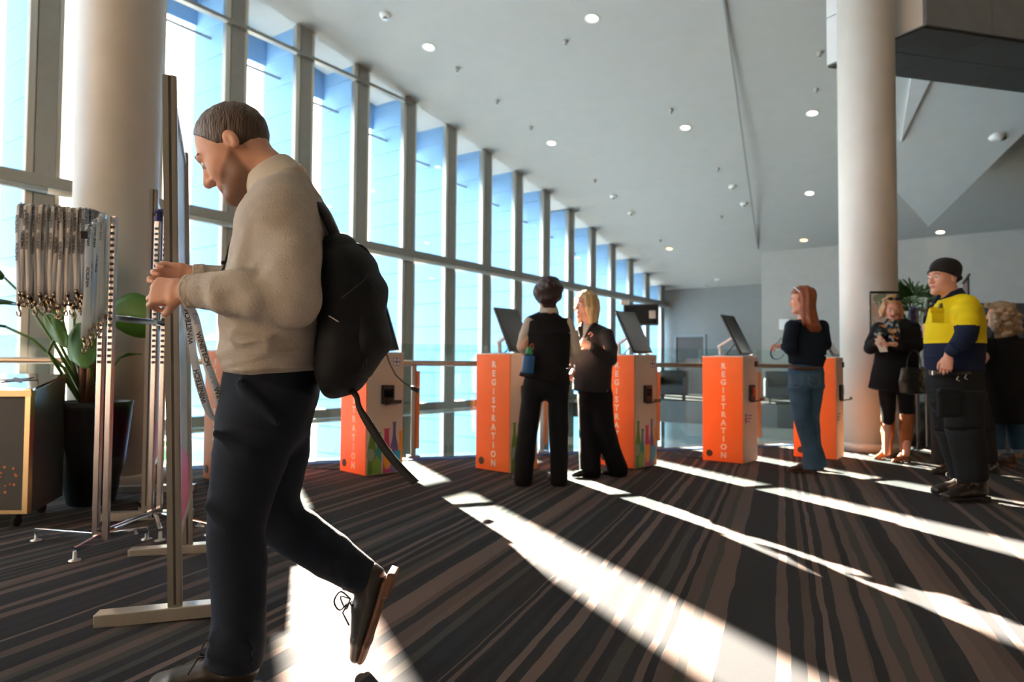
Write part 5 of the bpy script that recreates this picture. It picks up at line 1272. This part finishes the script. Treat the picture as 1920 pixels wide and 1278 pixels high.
for x0, y0 in ((1494, 700), (1526, 700)):
    b = MB(); b.tube(smooth([P(x0-10, y0, Y-.13), P(x0-9, y0+20, Y-.14), P(x0, y0+26, Y-.145), P(x0+9, y0+20, Y-.14), P(x0+10, y0, Y-.13)]), .0025, 5); b.tube(smooth([P(x0-9, y0+8, Y-.14), P(x0, y0+15, Y-.145), P(x0+9, y0+8, Y-.14)]), .0025, 5); keep(b.build('pocket_stitching', mat('tan_stitch', '6f6a5a', .8)), v3)
for x_, y_, yy in ((1528, 887, 0), (1545, 880, .05)): shoe(v3, G(x_, y_)*np.array([1, 1, 0])+[0, 0, .006], (-.95, .2, 0), (0, 0, 1), .86, (M['brown_belt'], M['sole'], M['lace']), laces=False, h=.006)
nl = empty('held_lanyard', P(1455, 660, Y-.1), 0, label='blue lanyard strap held in the hand of the red-haired woman', cat='lanyard')
krib('strap', [P(1458, 642, Y-.1), P(1449, 650, Y-.1), P(1445, 662, Y-.1), P(1450, 672, Y-.1), P(1462, 672, Y-.1), P(1470, 664, Y-.1)], (.012, .012, .004), mat('blue_strap', '34407a', .6), nl, .002)
ktube('cord', [P(1460, 641, Y-.1), P(1464, 634, Y-.1), P(1472, 636, Y-.1), P(1476, 645, Y-.1)], .003, M['black'], nl)

# ---------------------------------------------------------------- the woman with tan boots by the column
Y = 7.03
M['scarf'] = bpy.data.materials.new('floral_scarf'); M['scarf'].use_nodes = True
_nt = M['scarf'].node_tree; _b = _nt.nodes['Principled BSDF']; _b.inputs['Roughness'].default_value = .85
_tc = _nt.nodes.new('ShaderNodeTexCoord'); _v = _nt.nodes.new('ShaderNodeTexVoronoi'); _v.inputs['Scale'].default_value = 34
_rp = _nt.nodes.new('ShaderNodeValToRGB'); _rp.color_ramp.interpolation = 'CONSTANT'
_cs = [(0, '1a1d22'), (.45, '9fb6c4'), (.58, '20262b'), (.74, 'c27a3c'), (.84, '2c5560'), (.93, 'd8d4cc')]
while len(_rp.color_ramp.elements) < len(_cs): _rp.color_ramp.elements.new(.5)
for _e, (_p, _c) in zip(_rp.color_ramp.elements, _cs): _e.position = _p; _e.color = lin(_c)
_nt.links.new(_tc.outputs['Object'], _v.inputs['Vector']); _sp = _nt.nodes.new('ShaderNodeSeparateColor'); _nt.links.new(_v.outputs['Color'], _sp.inputs[0]); _nt.links.new(_sp.outputs[0], _rp.inputs[0]); _nt.links.new(_rp.outputs[0], _b.inputs['Base Color'])
M['tan_boot'] = mat('tan_suede', '96562a', .65, var=.12, scale=14, bump=.2, bscale=60); M['gold_hair'] = hairmat('wavy_blonde_hair', 'b8895a', (24, 24, 3))
v4 = person('blonde woman in black coat, floral scarf and tan boots reading a paper by the column', G(1678, 864)*np.array([1, 1, 0]))
F = Field(.0055); c4 = P(1672, 577, Y); f4 = nrm([-.30, -.86, -.40]); L4, A4, _ = headf(F, c4, f4, (-.1, -.4, .9), .97)
F.seg(L4(0, -.02, -.06), P(1677, 606, Y+.02), .047, .055, (1, 0, 0), .03)
basebody(F, P(1678, 607, Y), P(1708, 615, Y), P(1652, 615, Y), P(1716, 650, Y-.05), P(1637, 652, Y-.05), P(1676, 645, Y-.27), P(1650, 634, Y-.26), P(1692, 715, Y), P(1668, 715, Y), P(1700, 775, Y), P(1664, 775, Y), P(1699, 850, Y-.05), P(1663, 848, Y+.05))
handf(F, P(1675, 645, Y-.26), (-1, -.1, .0), (0, .4, -.8), (35, 50, 40), .92, 1); handf(F, P(1648, 634, Y-.26), (-.35, -.5, -.35), (.8, .2, -.5), (30, 45, 35), .92, -1)
F.build('body', [M['skin_p'], M['lip']], v4, lip_pick(L4, A4, c4, .97)); eyes(L4, v4, .97); brows(L4, v4, M['gold_hair'])
longhair(v4, M['gold_hair'], L4, A4, c4, .97, .09, .098, -.05, .085, seed=9, amp=.006, front=.058, freq=(60, 60, 45))
sg = empty('sunglasses', L4(0, .05, .12), 0, label='dark sunglasses pushed up on the hair of the woman in boots', cat='glasses')
for x in (-1, 1):
    F = Field(.004); F.ell(L4(x*.034, .07, .125), (.028, .010, .02), A4, .004); keep(F.build('lens', M['black']), sg)
b = MB(); b.tube([L4(-.068, .07, .125), L4(0, .082, .13), L4(.068, .07, .125)], .004, 6); b.tube([L4(-.068, .07, .125), L4(-.088, -.03, .06)], .004, 6); b.tube([L4(.068, .07, .125), L4(.088, -.03, .06)], .004, 6); keep(b.build('frame', M['black']), sg)
F = Field(.007)
sil(F, [(1660, 1698, 602, .075), (1645, 1720, 615, .105), (1645, 1722, 645, .125), (1640, 1720, 680, .13), (1634, 1716, 710, .14), (1629, 1712, 734, .145)], Y, .03, cap=.012)
limb(F, [(1648, 615, Y, 12), (1634, 645, Y-.06, 12), (1632, 652, Y-.08, 11)], .02); limb(F, [(1632, 652, Y-.08, 11), (1646, 638, Y-.23, 8.5)], .015)
limb(F, [(1712, 615, Y, 12), (1718, 648, Y-.06, 12)], .02); limb(F, [(1718, 648, Y-.06, 12), (1686, 648, Y-.24, 9.5)], .015)
F.build('coat', M['black_cloth'], v4, disp=wrinkle(.004, 20, 41))
F = Field(.006); F.tube([P(1664, 604, Y-.06), P(1676, 606, Y-.09), P(1690, 602, Y-.05), P(1690, 598, Y+.05), P(1670, 598, Y+.05), P(1664, 604, Y-.06)], [.03]*6, (0, 0, 1), .02)
F.tube([P(1668, 608, Y-.10), P(1652, 622, Y-.14), P(1646, 630, Y-.15)], [(.05, .03), (.055, .025), (.045, .02)], (1, 0, 0), .02); F.tube([P(1676, 610, Y-.10), P(1677, 628, Y-.14), P(1676, 638, Y-.145)], [(.05, .03), (.06, .025), (.055, .02)], (1, 0, 0), .02)
F.build('scarf', M['scarf'], v4, disp=wrinkle(.006, 40, 42))
F = Field(.007); limb(F, [(1664, 735, Y, 15), (1665, 765, Y, 13), (1665, 786, Y, 11)], .02); limb(F, [(1698, 735, Y, 15), (1700, 765, Y, 13), (1700, 786, Y, 11)], .02); F.build('leggings', M['black_cloth'], v4)
for i, (x_, y_, yy) in enumerate(((1668, 860, 7.1), (1702, 866, 6.98))):
    g_ = G(x_, y_); o_ = g_*np.array([1, 1, 0]); fw = nrm([-.92, -.40, 0]); top = P(1665 if i == 0 else 1701, 777, yy); ank = o_+fw*.035+[0, 0, .10]
    F = Field(.006); F.tube([top, lerp(top, ank, .45), lerp(top, ank, .9), ank], [(.066, .07), (.062, .068), (.044, .05), (.042, .05)], np.cross(fw, [0, 0, 1]), .02, .008)
    F.tube([ank-[0, 0, .03], o_+fw*.10+[0, 0, .05], o_+fw*.20+[0, 0, .024]], [.04, (.034, .032), (.026, .02)], np.cross(fw, [0, 0, 1]), .03)
    bt = F.build('boot', M['tan_boot'], v4, disp=wrinkle(.005, 45, 50+i))
    b = MB(); b.box(o_+[0, 0, .025], (.04, .04, .05), rz=math.atan2(fw[1], fw[0])); b.bar(o_+fw*.09+[0, 0, .005], o_+fw*.2+[0, 0, .005], .055, .01); keep(b.build('sole', M['sole']), v4).parent = bt
pp_ = empty('paper', P(1658, 650, Y-.33), 0, label='white folded sheet of paper held by the woman in the floral scarf', cat='paper')
b = MB(); b.prism([P(1640, 634, Y-.33), P(1655, 638, Y-.35), P(1665, 659, Y-.35), P(1650, 660, Y-.33)], (0, .003, 0)); keep(b.build('sheet', M['letter']), pp_)
M['bag_leather'] = mat('black_grained_leather', '1c201f', .35, var=.15, scale=12, bump=.3, bscale=40)
hb_ = empty('handbag', P(1712, 740, Y-.1), 0, label='black leather handbag hanging at the side of the woman in boots', cat='handbag')
F = Field(.006); F.tube([P(1715, 692, Y-.20), P(1713, 715, Y-.20), P(1713, 736, Y-.20)], [(.135, .04), (.145, .06), (.14, .065)], (1, 0, 0), .02, .015); F.build('bag_body', M['bag_leather'], hb_, disp=wrinkle(.004, 25, 44))
for dy in (-.05, .04): ktube('strap', [P(1700, 694, Y-.20+dy), P(1703, 668, Y-.20+dy*.5), P(1714, 655, Y-.17), P(1724, 668, Y-.20+dy*.5), P(1728, 694, Y-.20+dy)], .007, M['bag_leather'], hb_)

# ---------------------------------------------------------------- the man in the yellow work shirt
Y = 5.0
M['hivis'] = cloth('yellow_work_shirt', 'f0d51c', .75, .05, 12, .2, 200); M['navy_work'] = cloth('navy_work_cloth', '17223c', .8, .08); M['beanie'] = mat('black_knit_beanie', '1b1a1a', .95, var=.2, scale=60, bump=.5, bscale=90)
M['work_trousers'] = cloth('dark_work_trousers', '1c2024', .85, .1)
v5 = person('man in a yellow and navy work shirt and black beanie, hand on hip, facing left', G(1810, 938)*np.array([1, 1, 0]))
F = Field(.0055); c5 = P(1768, 521, Y); L5, A5, _ = headf(F, c5, (-.97, -.22, -.03), (-.05, 0, 1), 1.04)
F.seg(L5(0, -.025, -.055), P(1783, 562, Y), .062, .068, (1, 0, 0), .03)
basebody(F, P(1785, 562, Y), P(1816, 580, Y-.13), P(1775, 578, Y+.2), P(1818, 632, Y-.30), P(1768, 640, Y+.26), P(1780, 664, Y-.25), P(1758, 690, Y+.1), P(1800, 715, Y-.08), P(1785, 715, Y+.1), P(1800, 805, Y-.08), P(1782, 805, Y+.1), P(1822, 895, Y-.05), P(1800, 893, Y+.15), .06)
handf(F, P(1778, 668, Y-.25), (-.15, .05, -1), (.5, .8, .1), (25, 40, 30), 1.0, 1); handf(F, P(1757, 690, Y+.1), (-.2, -.2, -1), (.6, -.4, 0), (25, 40, 30), 1.0, -1)
F.build('body', [M['skin_p'], M['lip']], v5, lip_pick(L5, A5, c5, 1.04)); eyes(L5, v5, 1.04); brows(L5, v5, M['brown_hair'])
F = Field(.0055); F.ell(L5(0, -.018, .055), (.088, .112, .095), A5, .01); F.seg(L5(0, -.055, .03), L5(0, -.085, .07), .07, .055, A5[0], .04)
def beaniecut(Q):
    q = (Q-c5)@A5.T/1.04; return (np.maximum(.038+.42*(q[:, 1]-.03)-q[:, 2], -1)).astype(np.float32)
be = F.build('beanie', M['beanie'], v5, cut=beaniecut, disp=wrinkle(.002, 30, 61))
F = Field(.005); F.tube([L5(.03*0, .092, .062), L5(.07, .05, .046), L5(.086, -.01, .02), L5(.07, -.08, -.008), L5(0, -.112, -.02), L5(-.07, -.08, -.008), L5(-.086, -.01, .02), L5(-.07, .05, .046), L5(0, .092, .062)], [(.016, .009)]*9, A5[2], .01); keep(F.build('beanie_cuff', M['beanie']), v5).parent = be
zsplit = P(1790, 644, Y)[2]
F = Field(.0065)
sil(F, [(1765, 1812, 555, .09), (1750, 1834, 580, .18), (1742, 1841, 610, .20), (1739, 1841, 640, .19), (1739, 1840, 670, .175), (1741, 1838, 694, .165)], Y, .03, cap=.012)
limb(F, [(1812, 574, Y-.13, 22), (1814, 602, Y-.24, 22), (1812, 628, Y-.30, 19)], .03); limb(F, [(1812, 628, Y-.30, 19), (1793, 650, Y-.30, 15), (1781, 662, Y-.26, 12)], .02, cap=.01)
limb(F, [(1776, 580, Y+.19, 20), (1766, 635, Y+.26, 17), (1760, 672, Y+.16, 12)], .03)
zs2 = P(1806, 611, Y-.24)[2]
def yel(Q):
    z = Q[:, 2]; arm = (Q[:, 1] < Y-.205) 
    return np.where(arm, z < zs2+.25*(Q[:, 0]-P(1806, 611, Y-.24)[0])*-.3, z < zsplit).astype(int)
F.build('work_shirt', [M['hivis'], M['navy_work']], v5, yel, wrinkle(.006, 22, 62))
F = Field(.005); cl5 = nrm([-.30, 0, .95]); cc5 = P(1784, 553, Y); F.seg(cc5-cl5*.025, cc5+cl5*.03, (.092, .085), (.078, .075), (1, 0, 0), .008, .006); F.seg(P(1760, 556, Y-.05), P(1752, 566, Y-.06), .016, .01, (1, 0, 0), .015); F.build('collar', M['navy_work'], v5)
F = Field(.005); F.box(P(1757, 590, Y-.155), (.045, .012, .055), None, .008, .01); F.box(P(1756, 581, Y-.165), (.05, .010, .016), None, .006, .01); F.build('chest_pocket', M['hivis'], v5)
b = MB(); p_ = P(1764, 573, Y-.185); b.prism([p_+[-.012, -.0, -.016], p_+[.016, 0, -.012], p_+[.012, 0, .02], p_+[-.002, 0, .014]], (0, .02, 0)); keep(b.build('chest_emblem', mat('grey_emblem', '77702f', .6)), v5)
F = Field(.0075); sil(F, [(1742, 1838, 692, .15), (1741, 1838, 720, .16), (1745, 1836, 745, .15)], Y, .04)
limb(F, [(1805, 735, Y-.09, 36), (1808, 800, Y-.10, 32), (1818, 850, Y-.08, 29), (1823, 896, Y-.06, 26)], .03, cap=.01); limb(F, [(1775, 735, Y+.1, 32), (1782, 800, Y+.12, 28), (1800, 860, Y+.14, 24), (1806, 889, Y+.15, 22)], .03, cap=.01)
F.build('trousers', M['work_trousers'], v5, disp=wrinkle(.006, 18, 63))
F = Field(.006); F.box(P(1778, 755, Y-.24), (.075, .018, .10), None, .012, .01); F.box(P(1778, 738, Y-.25), (.08, .018, .022), None, .01, .01); F.build('cargo_pocket', M['work_trousers'], v5)
b = MB(); b.ribbon(smooth([P(1742, 697, Y+.02), P(1750, 699, Y-.12), P(1775, 700, Y-.175), P(1810, 700, Y-.175), P(1838, 698, Y-.06)]), (0, 0, .036), .005); be_ = b.build('belt', M['black']); keep(be_, v5)
b = MB(); b.box(P(1752, 678+21, Y-.14), (.03, .012, .03)); keep(b.build('buckle', M['steel']), v5)
for x_, y_, yy in ((1852, 940, 0), (1828, 928, .1)): shoe(v5, G(x_, y_)*np.array([1, 1, 0])+[0, 0, .012], (-.98, -.12, 0), (0, 0, 1), 1.25, (M['leather'], M['rubber'], M['lace']), high=.06, heelh=.03, h=.006)
for x_, y_ in ((1797, 705), (1812, 702)): ktube('key_clip', [P(x_, y_, Y-.19), P(x_-3, y_+6, Y-.2), P(x_+2, y_+9, Y-.2)], .004, M['steel'], v5)

# ---------------------------------------------------------------- person behind him, in grey trousers
Y = 6.4
M['grey_trousers'] = cloth('charcoal_trousers', '2b2b2c', .85, .1)
v6 = person('person in charcoal trousers standing mostly hidden behind the man in yellow', G(1812, 882)*np.array([1, 1, 0]))
F = Field(.007); c6 = P(1800, 590, Y); L6, A6, _ = headf(F, c6, (.2, .97, 0), (0, 0, 1), .95)
F.seg(L6(0, -.02, -.06), P(1799, 628, Y), .047, .055, (1, 0, 0), .03)
basebody(F, P(1799, 630, Y), P(1762, 640, Y), P(1832, 640, Y), P(1742, 660-12, Y-.02), P(1846, 670, Y), P(1749, 668, Y+.1), P(1838, 690, Y+.1), P(1785, 735, Y), P(1815, 735, Y), P(1775, 800, Y), P(1835, 800, Y), P(1770, 872, Y), P(1858, 868, Y+.1))
limb(F, [(1738, 612, Y-.02, 8), (1742, 640, Y-.03, 8.5), (1744, 650, Y+.02, 7)], .02); limb(F, [(1836, 655, Y, 9), (1842, 668, Y, 9), (1836, 678, Y+.05, 8)], .02)
handf(F, P(1746, 655, Y+.05), (.2, .6, -.7), (.8, 0, 0), (30, 40, 30), .92, 1); handf(F, P(1836, 684, Y+.08), (-.3, .6, -.7), (-.8, 0, 0), (30, 40, 30), .92, -1)
F.build('body', M['skin_p'], v6); eyes(L6, v6, .95)
F = Field(.007); F.ell(L6(0, -.03, .03), (.085, .095, .10), A6, .02); F.build('hair', M['dark_hair'], v6, disp=wrinkle(.006, 50, 71), cut=facecut(A6, c6, .95, .04))
F = Field(.008); sil(F, [(1780, 1820, 624, .07), (1757, 1838, 642, .11), (1756, 1838, 690, .12), (1757, 1838, 722, .125)], Y, .03, cap=.012); limb(F, [(1760, 645, Y, 12), (1741, 600, Y-.02, 9)][:1]+[(1744, 618, Y-.02, 10), (1740, 598, Y-.02, 8)], .02); limb(F, [(1832, 642, Y, 11), (1842, 656, Y, 10)], .02)
F.build('blouse', M['black_cloth'], v6, disp=wrinkle(.004, 22, 72))
F = Field(.008); sil(F, [(1757, 1840, 710, .12), (1752, 1845, 735, .13)], Y, .04); limb(F, [(1773, 735, Y-.02, 25), (1770, 800, Y-.03, 22), (1769, 845, Y, 20), (1768, 868, Y, 19)], .03, cap=.01); limb(F, [(1822, 735, Y, 24), (1840, 800, Y, 22), (1848, 840, Y+.05, 18), (1853, 866, Y+.1, 16)], .03, cap=.01)
F.build('trousers', M['grey_trousers'], v6, disp=wrinkle(.004, 18, 73))
for x_, y_, fx in ((1782, 889, -.9), (1870, 884, -.6)): shoe(v6, G(x_, y_)*np.array([1, 1, 0])+[0, 0, .006], (fx, -.3, 0), (0, 0, 1), .82, (M['leather'], M['rubber'], M['lace']), laces=False, h=.007)

# ---------------------------------------------------------------- the woman with curly hair at the right edge
Y = 6.8
M['curly'] = hairmat('curly_ash_hair', '9b8266', (14, 14, 9)); M['sneaker'] = mat('brown_shoe', '4d3a2c', .6, var=.1)
v7 = person('woman with curly ash-blonde hair and a black coat at the right edge', G(1888, 872)*np.array([1, 1, 0]))
F = Field(.007); c7 = P(1872, 590, Y); L7, A7, _ = headf(F, c7, (-.75, .62, -.05), (0, 0, 1), .96)
F.seg(L7(0, -.02, -.06), P(1880, 628, Y), .047, .055, (1, 0, 0), .03)
basebody(F, P(1881, 630, Y), P(1852, 645, Y-.05), P(1912, 645, Y+.05), P(1846, 675, Y-.05), P(1924, 685, Y), P(1852, 690, Y+.15), P(1920, 705, Y+.2), P(1872, 735, Y), P(1900, 735, Y), P(1868, 795, Y), P(1905, 795, Y), P(1869, 850, Y), P(1910, 852, Y))
handf(F, P(1852, 690, Y+.15), (-.4, .8, -.2), (.7, 0, -.5), (30, 40, 30), .92, -1); handf(F, P(1920, 705, Y+.2), (-.4, .8, -.2), (-.7, 0, -.5), (30, 40, 30), .92, 1)
F.build('body', M['skin_p'], v7); eyes(L7, v7, .96)
F = Field(.006); F.ell(L7(0, -.02, .03), (.11, .12, .11), A7, .02); F.tube([P(1876, 590, Y-.02), P(1878, 612, Y-.03), P(1880, 624, Y-.03)], [(.155, .12), (.165, .11), (.13, .08)], (1, 0, 0), .03)
rr = random.Random(11)
for k in range(70):
    a_ = rr.uniform(0, 6.28); t_ = rr.uniform(0, 1); q = lerp(P(1874, 572, Y-.02), P(1880, 626, Y-.03), t_); rx = .105+.06*math.sin(t_*2.6); F.ell(q+np.array([rx*math.cos(a_), .8*rx*math.sin(a_), rr.uniform(-.02, .02)]), rr.uniform(.022, .036), None, .012)
F.build('hair', M['curly'], v7, disp=wrinkle(.007, 75, 81), cut=facecut(A7, c7, .96, .04))
F = Field(.008); sil(F, [(1864, 1898, 622, .08), (1842, 1920, 645, .12), (1840, 1926, 690, .13), (1842, 1926, 740, .14), (1845, 1924, 792, .14)], Y, .03, cap=.012); limb(F, [(1850, 645, Y-.05, 12), (1845, 672, Y-.06, 11), (1850, 686, Y+.08, 9)], .02); limb(F, [(1914, 645, Y+.05, 12), (1926, 685, Y, 11), (1921, 702, Y+.15, 9)], .02)
F.build('coat', M['black_cloth'], v7, disp=wrinkle(.004, 20, 82))
F = Field(.008); limb(F, [(1868, 780, Y, 17), (1868, 815, Y, 15), (1869, 842, Y, 13)], .02, cap=.01); limb(F, [(1902, 780, Y, 17), (1907, 815, Y, 15), (1911, 842, Y, 13)], .02, cap=.01); F.build('jeans', M['jeans'], v7, disp=wrinkle(.004, 18, 83))
for x_ in (1869, 1911):
    F = Field(.007); limb(F, [(x_, 841, Y, 13.5), (x_+.5, 848, Y, 13.5)], .005, cap=.004); F.build('jean_cuff', mat('pale_cuff', '8fa0ad', .85), v7)
for x_, y_ in ((1866, 874), (1908, 876)): shoe(v7, G(x_, y_)*np.array([1, 1, 0])+[0, 0, .006], (-.4, .85, 0), (0, 0, 1), .86, (M['sneaker'], M['sole'], M['lace']), laces=False, h=.007)
